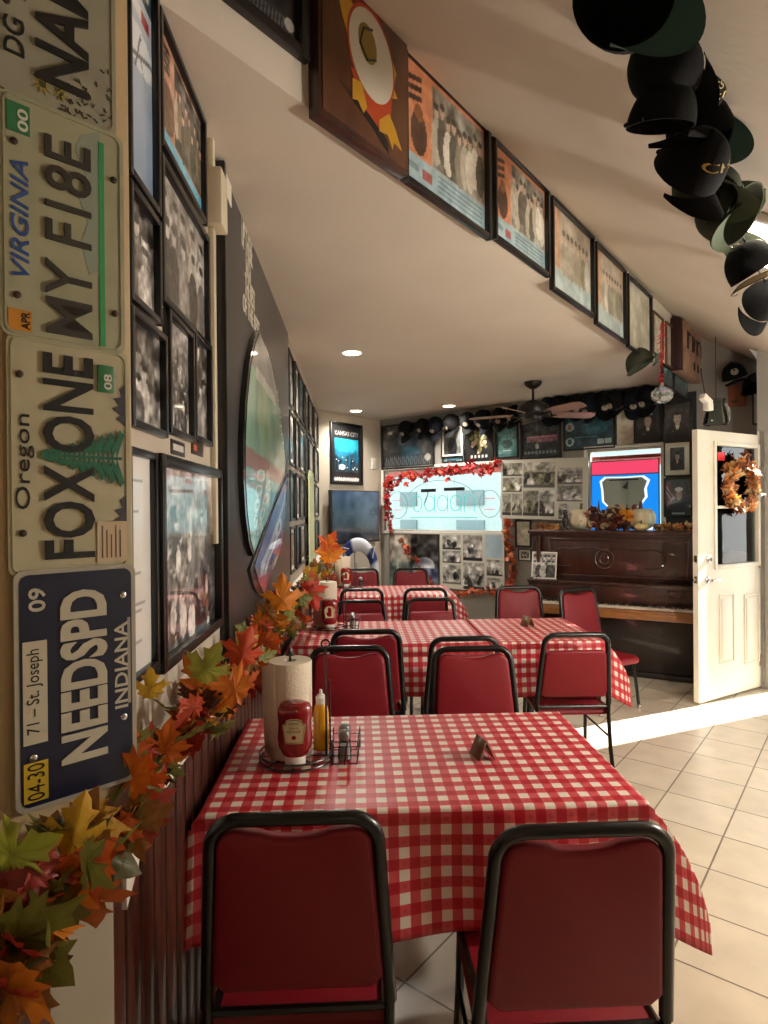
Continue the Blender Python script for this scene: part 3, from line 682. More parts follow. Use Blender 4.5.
# bird plaque
r=SR(312,-22,100,401,32,163); r=(r[0],r[1],LOWZ-.035,r[3]); s0,s1,z0,z1=r; w=s1-s0; h=z1-z0
t=thing('wooden_plaque','thick brown wooden plaque painted with a yellow bird holding a white oval','plaque',ST.pt((s0+s1)/2,z0),ST.rz)
M_plk=wood('plaque_wood','#432512','#5c3820',.4,(2,2,.5),.3,8); M_plk2=wood('plaque_edge','#2a120c','#43200f',.35,(2,2,.5),.4,8)
b=MB(); b.bx(-w/2,w/2,-.05,0,0,h,.004); b.build('board',M_plk2,t)
b=MB(); b.bx(-w/2+.012,w/2-.006,-.056,-.049,.02,h-.01,.002); b.build('face_panel',M_plk,t)
e=MB()
def disc(cx,cz,rx,rz_,y,rot=0,n=40,y0=-.056):
    pl=[]
    for k in range(n):
        a=2*PI*k/n; x=rx*math.cos(a); z=rz_*math.sin(a); pl.append((cx+x*math.cos(rot)-z*math.sin(rot),cz+x*math.sin(rot)+z*math.cos(rot)))
    return MB().prism(pl,y,y0)
cx,cz=w*.02,h*.60; rr=R(12)
yel=mat('paint_yellow','#b98a24',.5); red=mat('paint_red','#7a1f20',.5); ore=mat('paint_orange','#a8401c',.5); wht=mat('paint_white','#bfb8a8',.5); blk=mat('paint_black','#191311',.5)
def P2(pl,y,m,name): b=MB(); b.prism([(cx+x*w,cz+z*h) for x,z in pl],y,-.056); b.build(name,m,t)
P2([(-.36,.30),(-.30,.36),(-.16,.26),(-.12,.05),(-.22,.0),(-.30,.14)],-.0575,yel,'wing')
P2([(.12,.12),(.24,.18),(.32,.08),(.28,-.04),(.33,-.10),(.22,-.14),(.14,-.05)],-.0575,yel,'wing')
P2([(-.24,.36),(-.22,.5),(-.12,.40),(-.02,.52),(.04,.36),(.16,.40),(.12,.24),(-.14,.24)],-.0572,red,'comb')
P2([(-.22,-.16),(-.06,-.36),(.10,-.42),(.24,-.30),(.26,-.14),(0,-.1)],-.0574,ore,'belly')
P2([(-.2,-.22),(-.1,-.20),(-.04,-.34),(-.08,-.40),(-.14,-.34),(-.2,-.36)],-.0583,yel,'foot')
P2([(.10,-.36),(.22,-.26),(.3,-.34),(.38,-.46),(.28,-.44),(.26,-.5),(.2,-.42),(.1,-.44)],-.0583,yel,'foot')
P2([(-.34,-.30),(-.16,-.38),(.04,-.46),(.22,-.56),(.2,-.46),(.02,-.36),(-.14,-.32)],-.0570,blk,'ground_strip')
disc(cx+.02*w,cz+.04*h,w*.25,h*.30,-.059,rr).build('oval_shield',wht,t); disc(cx+.02*w,cz+.04*h,w*.27,h*.325,-.0578,rr).build('oval_border',ore,t)
disc(cx-.03*w,cz+.10*h,w*.10,h*.13,-.0602,rr,y0=-.058).build('emblem_bird',mat('paint_olive','#7f6a2c',.5),t)
b=MB(); b.tube([(cx+.02*w+.0,-.0605,cz+.22*h),(cx-.08*w,-.0605,cz+.18*h),(cx-.12*w,-.0605,cz+.06*h),(cx-.04*w,-.0605,cz-.02*h),(cx+.06*w,-.0605,cz+.03*h)],.004,6); b.build('emblem_outline',blk,t)
# wooden sign with carved marks
q=SR(682,320,373,717,352,391); s0,s1,z0,z1=q
s0=ST.hit(682,350,.1)[0]; s1=ST.hit(717,370,.1)[0]; z1=ST.hit(690,325,.1)[1]; z0=ST.hit(690,375,.1)[1]; w=s1-s0; h=z1-z0
t=thing('wooden_sign','boxy wooden sign with dark carved lettering at the far end of the soffit','sign',ST.pt(s0+w/2,z0),ST.rz)
b=MB(); b.bx(-w/2,w/2,-.10,0,0,h,.006); b.build('board',wood('sign_wood','#8a6650','#b8937a',.5,(2,2,2),.1,6),t)
b=MB(); b.bx(-w/2-.004,-w/2+.03,-.104,0,-.002,h+.002,.003); b.build('end_cap',mat('sign_end','#2c1210',.4),t)
M_dl=mat('dark_lettering','#211511',.6); rn=random.Random(5)
b=MB()
for k in range(7):
    x=-w*.36+w*.72*k/6; hh=h*(.34-.02*k)
    b.box((x,-.102,h*.66),(w*.03,.006,hh)); 
    if k%2: b.box((x+w*.04,-.102,h*.66),(w*.025,.006,hh*.9),M=Matrix.Rotation(R(25),4,'Y'))
    else: b.box((x+w*.04,-.102,h*.8),(w*.05,.006,h*.04))
for k in range(5): b.box((-w*.2+w*.4*k/4,-.102,h*.24),(w*.03,.006,h*.16))
b.build('lettering',M_dl,t)
# ---- corner wall: poster, switch, TV
q=KC.rect(331,421,484,363,425,485,.02)
t=framed(KC,'framed_poster','black framed city skyline poster lettered KANSAS CITY on the corner wall','poster',q,'skyline',21,.03,n=10,canvas=None)
w=q[1]-q[0]; h=q[3]-q[2]
for k in kids(t):
    if k.name.startswith('print'): bpy.data.objects.remove(k)
b=MB(); b.bx(-w/2+.03,w/2-.03,-.006,-.003,.03,h-.03); b.build('backing',mat('poster_black','#17181a',.4,coat=.5),t,smooth=False)
paint('skyline',w*.74,h*.56,21,50).build('print',M_print,t,-w*.37,w*.37,h*.2,h*.74,y=-.008)
text('lettering','KANSAS CITY',mat('grey_lettering','#8a8a86',.5),t,-w*.36,h*.79,w*.38,h*.86,y=-.007)
c=Canvas(w*.8,h*.12,50,'#1a1a1a',5); 
for k in range(12): c.ell(.05+.08*k,.4,.045,.3,'#c8c8c6')
c.noise(12,.3); c.build('caption_print',M_print,t,-w*.4,w*.4,h*.04,h*.15,y=-.008)
q=KC.rect(371,458,469,376,458,469); t=thing('light_switch','small white switch plate on the corner wall beside the city poster','switch',KC.pt(q[0],q[2]),KC.rz)
b=MB(); b.bx(0,q[1]-q[0],-.01,0,0,q[3]-q[2],.003); b.build('plate',M_white,t); b=MB(); b.bx(.03,.045,-.018,-.008,.06,.1,.002); b.build('toggle',M_white,t)
# TV
q=KC.rect(331,491,545,379,490,541,.1); w=q[1]-q[0]; h=q[3]-q[2]
t=thing('television','flat dark television with bluish sheen on the corner wall under the poster','television',KC.pt((q[0]+q[1])/2,q[2],.1),KC.rz)
b=MB(); b.bx(-w/2,w/2,-.01,.05,0,h,.01); b.build('housing',M_black,t)
c=Canvas(w,h,50,'#38445c',3); c.grad('#2b3038','#3f5275'); c.noise(3,.15)  # bluish sheen painted into the screen colour as a gradient
c.build('screen',mat('tv_screen','#30384a',.12,attr=True,coat=1,coatr=.02),t,-w/2+.015,w/2-.015,.02,h-.015,y=-.0115)
b=MB(); b.bx(-.1,.1,.045,.1,h*.3,h*.7); b.build('wall_bracket',M_black,t)
# ---- window wall pictures
wp=[('large dark framed aircraft carrier photo at the left of the window wall','picture',(381,426,472,434,420,465),'carrier_dark',.03,0),
('small photo in white mat and pale frame, right of the carrier photo','picture',(441,426,458,463,425,456),'mat_figure',.01,.03),
('small dark print below the white matted photo','picture',(442,456.5,463,463,455.5,461),'blue_print',.01,0),
('black poster of pale bells above the front window','poster',(464,425,463,493,423,460),'flower',.008,0),
('small teal framed print of a ship','picture',(495,426,459,518,424,457),'teal_ship',.02,0),
('dark framed print of a pink building behind the ceiling fan','picture',(520,423,459,561,416,458),'pink_building',.028,0),
('wide dark blue framed print with round emblems above the collage','picture',(563,416,453,615,410,446),'blue_print',.02,0),
('cream card hanging between blue print and naval portraits','card',(616,411,447,634,409,443),'menu_card',.004,0),
('black framed portrait of a person in white cap, upper left of four portraits','portrait',(635,407,445,661,404,441),'portrait',.015,0),
('black framed portrait of a person in dark uniform, upper right of four portraits','portrait',(663,404,443,692,400,440),'portrait',.016,0),
('portrait in white mat and black frame, third of four portraits','portrait',(664,443,477,691,440,475),'portrait',.012,.05),
('framed portrait of a person in white cap before a flag, lowest of four portraits','portrait',(664,478,517,693,477,517),'portrait_flag',.02,0)]
seeds=[31,32,33,34,35,36,37,38,41,42,44,45]
for (lab,cat,q,kd,fw,mw),sd in zip(wp,seeds):
    framed(WW,'framed_'+('portrait' if cat=='portrait' else 'print'),lab,cat,WW.rect(*q,.02),kd,sd,fw,matw=mw,depth=.02,n=50,off=.0135 if cat=='portrait' else 0)
q=WW.rect(752,375,422,790,368,425,.02); framed(WW,'framed_print','small photo with wide cream mat and black frame above the white door','picture',q,'bw_party',46,.015,matw=.07)
q=WW.rect(515,520,547,531,520,547,.02); framed(WW,'framed_print','small framed drawing on the wall left of the piano','picture',q,'menu_card',47,.02)
q=WW.rect(518,549,561,531,549,561,.02); framed(WW,'framed_print','tiny framed print low on the wall left of the piano','picture',q,'bw_party',48,.012,matw=.02)
# collage boards
def board(lab,q,cells,seed,off=.03,rot=0,group=None,name='photo_collage',w_=.0):
    s0,s1,z0,z1=q; w=s1-s0; h=z1-z0; t=thing(name,lab,'photo board',WW.pt((s0+s1)/2,z0,off),WW.rz)
    t.rotation_euler=(0,rot,WW.rz)
    b=MB(); b.bx(-w/2,w/2,-.006,.004,0,h,.001); b.build('board',mat('board_cream','#cbc9bc',.6),t)
    collage(w,h,cells,'#c6c4b6',seed,100).build('photo_prints',mat('board_print','#888888',.5,attr=True,coat=.15,coatr=.2),t,-w/2,w/2,0,h,y=-.0075)
    return t
board('tilted cream board of black and white photos overlapping the front window',WW.rect(501,459,518,588,459,521,.05),
 [(.02,.72,.26,.95,'s'),(.02,.45,.26,.70,'s'),(.02,.06,.13,.42,'s'),(.14,.06,.27,.42,'s'),(.28,.52,.64,.95,'s'),(.28,.05,.46,.48,'s'),(.47,.05,.64,.48,'g'),(.67,.58,.94,.84,'g'),(.67,.30,.94,.56,'g'),(.69,.02,.80,.26,'g')],51,.07,R(1.5))
board('white board of black and white street photos below the front window',WW.rect(440,533,589,504,533,592,.05),
 [(.04,.70,.34,.96,'g'),(.04,.46,.34,.68,'g'),(.38,.52,.68,.96,'g'),(.04,.08,.34,.43,'g'),(.38,.02,.70,.48,'g'),(.72,.58,.98,.97,'sky'),(.74,.28,.98,.55,'g'),(.74,.02,.98,.24,'g')],52,.04)
q=WW.rect(388,533,600,437,532,596,.05); framed(WW,'mounted_photo','unframed colour poster of smoke and sky below the front window','poster',q,'cloud_photo',53,.004,n=60,depth=.01)
# panelling boards (dark) behind the portraits
q=WW.rect(662,400,520,697,396,520); b=MB(); b.bx(q[0],q[1],-.012,0,q[2]-.1,q[3]+.05); struct(b.build('trim_5',mat('dark_panel','#191a1d',.5),smooth=False,**on(WW,0,0)))
# thermostat-like things skipped; neon sign in window 1
s0,s1,z0,z1=w1; w=s1-s0; h=z1-z0
t=thing('neon_sign','glowing cyan tube sign hanging inside the front window','neon sign',WW.pt((s0+s1)/2,z0,-.03),WW.rz)
M_neon=emis('neon_cyan','#35d2ca',1.0); M_neonp=emis('neon_pink','#f0808c',1.0)
def loopc(cx,cz,rx,rz_,a0=0,a1=360,n=22): return [(cx+rx*math.cos(R(a0+(a1-a0)*k/n)),0,cz+rz_*math.sin(R(a0+(a1-a0)*k/n))) for k in range(n+1)]
b=MB()
for cx,kind in ((-.20,'e'),(-.09,'a'),(.02,'a'),(.13,'a'),(.24,'n')):
    X=cx*w; 
    if kind=='S': b.tube(loopc(X,h*.55,w*.04,h*.10,20,260),.0045); b.tube(loopc(X,h*.35,w*.04,h*.10,-160,90),.0045)
    elif kind=='C': b.tube(loopc(X,h*.44,w*.045,h*.18,40,330),.0045)
    elif kind=='a': b.tube(loopc(X,h*.44,w*.045,h*.12,0,360),.0045); b.tube([(X+w*.045,0,h*.58),(X+w*.045,0,h*.30)],.0045)
    elif kind=='e': b.tube(loopc(X,h*.44,w*.042,h*.13,-50,300),.0045)
    else: b.tube([(X-w*.04,0,h*.30),(X-w*.04,0,h*.56)]+loopc(X,h*.46,w*.04,h*.10,160,20)+[(X+w*.04,0,h*.30)],.0045)
b.tube([(-w*.26,0,h*.22),(w*.3,0,h*.22)],.0045)
b.build('cyan_tubes',M_neon,t)
b=MB(); b.tube(loopc(-w*.38,h*.42,w*.09,h*.22,0,360,36),.0045,closed=False); b.tube(loopc(w*.40,h*.42,w*.08,h*.20,0,360,36),.0045); b.tube(loopc(0,h*.46,w*.30,h*.34,20,160,30),.0045); b.build('white_tubes',emis('neon_white','#7fa8a8',.9),t)
b=MB(); b.tube([(-w*.42,0,h*.50),(-w*.34,0,h*.50)],.0045); b.tube([(-w*.42,0,h*.34),(-w*.34,0,h*.34)],.0045); b.tube([(w*.36,0,h*.5),(w*.44,0,h*.5)],.0045); b.tube([(w*.36,0,h*.34),(w*.44,0,h*.34)],.0045); b.build('pink_tubes',M_neonp,t)
b=MB(); b.bx(-w*.16,-w*.04,-.02,.02,h*.62,h*.67,.004); b.bx(w*.04,w*.20,-.02,.02,h*.63,h*.68,.004); b.tube([(-w*.10,0,h*.64),(-w*.12,0,h*.5),(-w*.14,0,h*.42)],.006); b.build('transformer',M_black,t)
b=MB(); b.tube([(-w*.12,0,h*.65),(-w*.12,0,h*.99)],.002,5); b.tube([(w*.12,0,h*.65),(w*.12,0,h*.99)],.002,5); b.build('hanging_wires',M_black,t)
# lit sign in window 2
s0,s1,z0,z1=w2; w=s1-s0; h=z1-z0
t=thing('lit_window_sign','backlit red and blue sign with pale shield shape in the window above the piano','sign',WW.pt((s0+s1)/2,z0,-.02),WW.rz)
b=MB(); b.bx(-w*.46,w*.46,0,.03,h*.12,h*.88,.006); b.build('case',M_black,t)
b=MB(); b.bx(-w*.45,w*.45,-.006,.0,h*.74,h*.87); b.build('red_band',emis('sign_red','#f0486a',1.0),t,smooth=False)
b=MB(); b.bx(-w*.45,w*.45,-.006,.0,h*.13,h*.73); b.build('blue_field',emis('sign_blue','#1c86e6',1.1),t,smooth=False)
sh=[(-.30,.66),(-.24,.70),(0,.695),(.24,.70),(.31,.66),(.27,.58),(.28,.5),(.16,.38),(.02,.24),(-.12,.34),(-.27,.46),(-.28,.58)]
for k,mm,y in ((1.12,emis('sign_white','#e8f4ff',1.2),-.012),(1,mat('shield_grey','#a9b0a8',.5),-.018)):
    b=MB(); b.prism([(x*w*k,.5*h+(z-.5)*h*(1+(k-1)*.6)) for x,z in sh][::-1],y,-.005); b.build('shield' if k==1 else 'shield_outline',mm,t)
b=MB(); b.prism([(-.02*w,.6*h),(.06*w,.66*h),(.05*w,.58*h)],-.022,-.017); b.bx(-w*.2,w*.2,-.021,-.017,.672*h,.684*h); b.build('dark_marks',M_black,t)
b=MB(); b.prism([(.10*w,.2*h),(.24*w,.48*h),(.26*w,.3*h),(.18*w,.13*h)],-.022,-.016); b.build('red_wedge',mat('wedge_red','#b02a35',.5),t)
b=MB(); b.prism([(-.42*w,.14*h),(-.30*w,.36*h),(-.22*w,.14*h)],-.010,-.005); b.prism([(.3*w,.14*h),(.33*w,.30*h),(.42*w,.14*h)],-.010,-.005); b.build('white_flares',MATS['sign_white'],t)
# ================================================================== CHAIRS
M_vinyl=mat('red_vinyl','#740a18',.5,spec=.35,coat=0,coatr=.3,bump=.04,bscale=150)
M_frame=mat('chair_frame_black','#060606',.28,spec=.45,coat=.12,coatr=.1)
def arc(cx,cz,r,a0,a1,n): return [(cx+r*math.cos(R(a0+(a1-a0)*k/n)),cz+r*math.sin(R(a0+(a1-a0)*k/n))) for k in range(n+1)]
def make_chair(gap):
    t=thing('dining_chair','x','chair')
    # seat
    wS=.205; pl=[]
    pl=arc(wS-.06,.36,.06,0,90,6)+arc(-wS+.06,.36,.06,90,180,6)+arc(-wS+.02,.02,.03,180,270,4)+arc(wS-.02,.02,.03,270,360,4)
    b=MB(); b.pad(pl,0,.055,.022,4); b.xf(Matrix.Translation((0,.01,.415))@Matrix.Rotation(R(90),4,'X')@Matrix.Scale(-1,4,(0,1,0))@Matrix.Scale(1,4,(1,0,0)))
    b.v=[(x,abs(y) if y<0 else y,z) for x,y,z in b.v]
    b.build('seat',M_vinyl,t)
    # back frame: inverted U, leaning back
    hw0,hw1=.214,.183; zt=(.85 if gap else .898); z0=.43; lean=.075
    def Y(z): return -.005-lean*(z-z0)/(zt-z0)
    def X(z): return hw0+(hw1-hw0)*(z-z0)/(zt-z0)
    rr=.065; pts=[]
    for k in range(5): z=z0+(zt-rr-z0)*k/5; pts.append((-X(z),Y(z),z))
    xc=X(zt-rr)-rr
    for k in range(9):
        a=PI-PI/2*k/8; pts.append((-xc+rr*math.cos(a),Y(zt-rr+rr*math.sin(a)),zt-rr+rr*math.sin(a)))
    for k in range(9):
        a=PI/2-PI/2*k/8; pts.append((xc+rr*math.cos(a),Y(zt-rr+rr*math.sin(a)),zt-rr+rr*math.sin(a)))
    for k in range(4,-1,-1): z=z0+(zt-rr-z0)*k/5; pts.append((X(z),Y(z),z))
    b=MB(); b.tube(pts,.016,10); b.build('back_frame',M_frame,t)
    # back pad
    pt_=zt-(.095 if gap else .022); pb_=.47
    def XX(z): return X(z)-.012
    pl=[(-XX(pb_)+.03,pb_),(XX(pb_)-.03,pb_),(XX(pb_),pb_+.03)]
    if gap: pl+=[(XX(pt_-.02),pt_-.02),(XX(pt_)-.02,pt_),(-XX(pt_)+.02,pt_),(-XX(pt_-.02),pt_-.02)]
    else:
        pl+=arc(XX(pt_)-.046,pt_-.048,.048,0,90,7)[1:]
        sw=.078
        pl+=[(sw*math.cos(PI*k/10)*1.0, pt_-.019*math.sin(PI*k/10)**.8) for k in range(1,10)]
        pl+=arc(-XX(pt_)+.046,pt_-.048,.048,90,180,7)[:-1]
    pl+=[(-XX(pb_),pb_+.03)]
    b=MB(); b.pad(pl,-.022,.022,.016,4)
    b.v=[(x,y+Y(z)+.004,z) for x,y,z in b.v]; b.build('backrest',M_vinyl,t)
    # seat frame
    b=MB(); b.tube([(-.195,-.005,.412),(-.195,.34,.405),(-.17,.365,.405),(.17,.365,.405),(.195,.34,.405),(.195,-.005,.412)],.0105,8); b.tube([(-.2,.0,.41),(.2,.0,.41)],.0105,8)
    b.build('seat_frame',M_frame,t)
    for s in (-1,1):
        b=MB(); b.tube([(s*.212,-.005,.44),(s*.210,-.012,.36),(s*.205,-.05,.18),(s*.205,-.10,.008)],.0125,8); l=b.build('leg',M_frame,t)
        b=MB(); b.lathe([(.016,0),(.017,.02),(.013,.03)],12,c=(s*.205,-.10,0)); b.build('foot_cap',M_chrome,l)
        b=MB(); b.tube([(s*.195,.33,.41),(s*.198,.345,.25),(s*.205,.375,.008)],.0125,8); l=b.build('leg',M_frame,t)
        b=MB(); b.lathe([(.016,0),(.017,.02),(.013,.03)],12,c=(s*.205,.375,0)); b.build('foot_cap',M_chrome,l)
    for s in (-1,1): b=MB(); b.tube([(s*.205,-.035,.24),(s*.2,.352,.24)],.007,6); b.build('stretcher',M_frame,t)
    return t
protos={}
def chair(x,y,rot,gap,lab,grp='red vinyl dining chairs'):
    if gap not in protos: protos[gap]=make_chair(gap); t=protos[gap]
    else: t=dup(protos[gap])
    t.location=(x,y,0); t.rotation_euler=(0,0,R(rot)); t['label']=lab; t['group']=grp; return t
def px(u,z): p=fwd((u-384)/FPX*z,z); return p.x,p.y
cl=[(295,1.43,0,0,'nearest red chair on the left, its back to the camera at the first table'),
(568,1.37,0,0,'nearest red chair on the right, its back to the camera at the first table'),
(348,2.93,180,0,'red chair facing the camera beyond the first table, behind the ketchup rack'),
(474,2.90,180,0,'red chair facing the camera beyond the middle of the first table'),
(365,3.50,0,0,'red chair at the near left side of the second table, partly behind another chair'),
(461,3.52,0,1,'red open-topped chair at the near side of the second table, centre'),
(571,3.60,-1,1,'red open-topped chair with visible seat at the right end of the second table'),
(360,4.80,180,1,'red chair facing the camera beyond the second table, beside its ketchup'),
(431,4.88,180,1,'red chair facing the camera beyond the middle of the second table'),
(361,5.68,0,1,'red chair at the near left side of the third table'),
(424,5.68,0,1,'red chair at the near side of the third table, centre'),
(361,6.95,180,0,'farthest red chair on the left, behind the salt shakers of the third table'),
(411,6.95,180,0,'farthest red chair in the centre, against the smoke poster'),
(520,5.22,180,0,'dark red chair beyond the second table, left of the sunlit chair'),
(583,5.05,204,0,'bright sunlit red chair in front of the piano keys')]
for u,z,r_,gp,lab in cl:
    x,y=px(u,z); chair(x,y,r_,gp,lab)
# ================================================================== TABLES
def gingham():
    m=bpy.data.materials.new('gingham_cloth'); m.use_nodes=True; nt=m.node_tree; b=nt.nodes['Principled BSDF']; N=nt.nodes.new; Lk=nt.links.new
    uv=N('ShaderNodeUVMap'); uv.uv_map='UVMap'; sp=N('ShaderNodeSeparateXYZ'); Lk(uv.outputs[0],sp.inputs[0])
    P=.058
    def M(op,a,b_=None):
        n=N('ShaderNodeMath'); n.operation=op
        for i,v in enumerate((a,b_)):
            if v is None: continue
            if hasattr(v,'is_linked') or hasattr(v,'links'): Lk(v,n.inputs[i])
            else: n.inputs[i].default_value=v
        return n.outputs[0]
    def band(o): return M('LESS_THAN',M('FRACT',M('DIVIDE',o,P)),.5)
    bx=band(sp.outputs[0]); by=band(sp.outputs[1]); s=M('ADD',bx,by)
    cr=N('ShaderNodeValToRGB'); cr.color_ramp.interpolation='CONSTANT'; e=cr.color_ramp.elements
    e[0].position=0; e[0].color=(*lin('#d9cfc0'),1); e[1].position=.25; e[1].color=(*lin('#bf4a4e'),1); k=e.new(.75); k.color=(*lin('#a80f24'),1)
    Lk(M('DIVIDE',s,2.0),cr.inputs[0])
    # small flower motif inside the mid-tone checks
    cx=M('SUBTRACT',M('FRACT',M('DIVIDE',sp.outputs[0],P/2)),.5); cy=M('SUBTRACT',M('FRACT',M('DIVIDE',sp.outputs[1],P/2)),.5)
    r=M('SQRT',M('ADD',M('MULTIPLY',cx,cx),M('MULTIPLY',cy,cy))); ang=M('ARCTAN2',cy,cx)
    fl=M('LESS_THAN',r,M('ADD',.17,M('MULTIPLY',M('COSINE',M('MULTIPLY',ang,6.0)),.09)))
    mid=M('COMPARE',s,1.0); mid.node.inputs[2].default_value=.1
    mk=M('MULTIPLY',M('MULTIPLY',fl,mid),M('MULTIPLY',by,.55))
    mx=N('ShaderNodeMix'); mx.data_type='RGBA'; Lk(mk,mx.inputs[0]); Lk(cr.outputs[0],mx.inputs[6]); mx.inputs[7].default_value=(*lin('#a51a2c'),1)
    Lk(mx.outputs[2],b.inputs['Base Color']); b.inputs['Roughness'].default_value=.38; b.inputs['Specular IOR Level'].default_value=.5
    nz=N('ShaderNodeTexNoise'); nz.inputs['Scale'].default_value=9; nz.inputs['Detail'].default_value=3; tc=N('ShaderNodeTexCoord'); Lk(tc.outputs['Object'],nz.inputs['Vector'])
    bp=N('ShaderNodeBump'); bp.inputs['Strength'].default_value=.35; bp.inputs['Distance'].default_value=.012; Lk(nz.outputs['Fac'],bp.inputs['Height']); Lk(bp.outputs[0],b.inputs['Normal'])
    return m
M_ging=gingham(); M_tabtop=mat('table_laminate','#5a4636',.4)
TH=.755
def table(x0,x1,y0,y1,lab,labc,hang=(.03,.30,.33,.30),seed=1,wing=(.1,.1)):
    # hang = overhang lengths left,right,front,back
    cx,cy=(x0+x1)/2,(y0+y1)/2; t=thing('dining_table',lab,'table',(cx,cy,0),0,'dining tables under checked cloths')
    w,d=(x1-x0)/2,(y1-y0)/2
    b=MB(); b.bx(-w,w,-d,d,TH-.03,TH,.006); b.build('tabletop',M_tabtop,t)
    for sx in ((-.32,.32) if w>.45 else (0,)):
        b=MB(); b.tube([(sx*w*1.6,0,.04),(sx*w*1.6,0,TH-.03)],.032,14); l=b.build('leg',M_bmetal,t)
        b=MB(); b.bx(sx*w*1.6-.03,sx*w*1.6+.03,-.28,.28,0.002,.035,.01); b.build('foot',M_bmetal,l)
    hl,hr,hf,hb=hang; rn=random.Random(seed); st=.029/2*1.0
    def coords(a0,a1): 
        n=int(round((a1-a0)/.0145)); return [a0+(a1-a0)*k/n for k in range(n+1)]
    us=coords(-w-hl,w+hr); vs=coords(-d-hf,d+hb); m=MB(); uvs=[]; RAD=.02
    ph=[rn.uniform(0,6) for _ in range(6)]
    for v in vs:
        for u in us:
            dx=max(0,abs(u)-w)*(1 if u>0 else -1); dy=max(0,abs(v)-d)*(1 if v>0 else -1)
            bx_=min(max(u,-w),w); by_=min(max(v,-d),d); r=math.hypot(dx,dy)
            if r<1e-6: x,y,z=bx_,by_,TH+.004
            else:
                # both hang: corner wing where both overhang
                both=min(abs(dx),abs(dy))/max(abs(dx),abs(dy),1e-6)
                out=.10+ .30*both
                wig=.022*math.sin(11*u+ph[0]+3*v)*min(1,abs(dy)/.2)*(1-both) if abs(dy)>abs(dx) else .022*math.sin(12*v+ph[1])*min(1,abs(dx)/.2)
                if dx<0 : wig*=.25
                down=r*math.sqrt(max(0,1-out*out)); oo=r*out+wig
                ux,uy=dx/r,dy/r
                # keep weave regular on the front near a corner: bias sideways
                if abs(dy)>0 and abs(dx)>0:
                    th=math.degrees(math.atan2(abs(dy),abs(dx))); wgt=min(1,max(0,(th-10)/24)); wgt=wgt*wgt*(3-2*wgt)
                    lim=.19 if dx>0 else .035; sg=1 if dx>0 else -1; kx=lim*(1-math.exp(-abs(dx)/lim))
                    xw=bx_+sg*kx; yw=by_+uy*abs(dy)*.10; dw=abs(dy)*.985+.55*kx
                    xs_=bx_+sg*(abs(dx)*(.14 if dx>0 else .06)+.3*kx); ys_=by_+uy*abs(dy)*.0+ (abs(dy)*.12)*uy; ds=r*.98
                    ys_=by_+uy*(.10*abs(dy)); 
                    x=xs_*(1-wgt)+xw*wgt; y=ys_*(1-wgt)+yw*wgt; down=ds*(1-wgt)+dw*wgt
                else: x=bx_+ux*oo*(1 if dx>=0 else .35); y=by_+uy*oo
                z=TH+.004-max(0,down-.0)*1.0
                k=min(1,r/RAD); z=z*k+(TH+.004-.2*r)*(1-k)
            m.v.append((x,y,z)); uvs.append((u+w+hl,v+d+hf))
    nu=len(us)
    for j in range(len(vs)-1):
        for i in range(nu-1): m.f.append((j*nu+i,j*nu+i+1,(j+1)*nu+i+1,(j+1)*nu+i))
    m.uv=uvs; o=m.build('tablecloth',M_ging,None,ang=80,loc=(cx,cy,0)); tag(o,labc,'tablecloth','red checked tablecloths')
    md=o.modifiers.new('Solidify','SOLIDIFY'); md.thickness=.0015; md.offset=1
    return t
table(-.44,.80,1.66,2.43,'nearest table, hidden under its red checked cloth','nearest red and white checked cloth, two chair backs in front of it',seed=2,hang=(.24,.38,.33,.25))
table(-.43,.79,3.72,4.50,'second table from the camera, left half of a joined pair','checked cloth on the left half of the second table row',seed=3,hang=(.2,.02,.31,.25))
table(.81,1.52,3.70,4.52,'right table of the joined pair, beside the sunlit floor','checked cloth on the right half of the second row, table tent on it',seed=4,hang=(.02,.28,.33,.25))
table(-.42,.93,5.85,6.60,'third table, farthest from the camera','farthest checked cloth, pale in the window light',seed=5,hang=(.2,.2,.28,.25))
TT=TH+.006
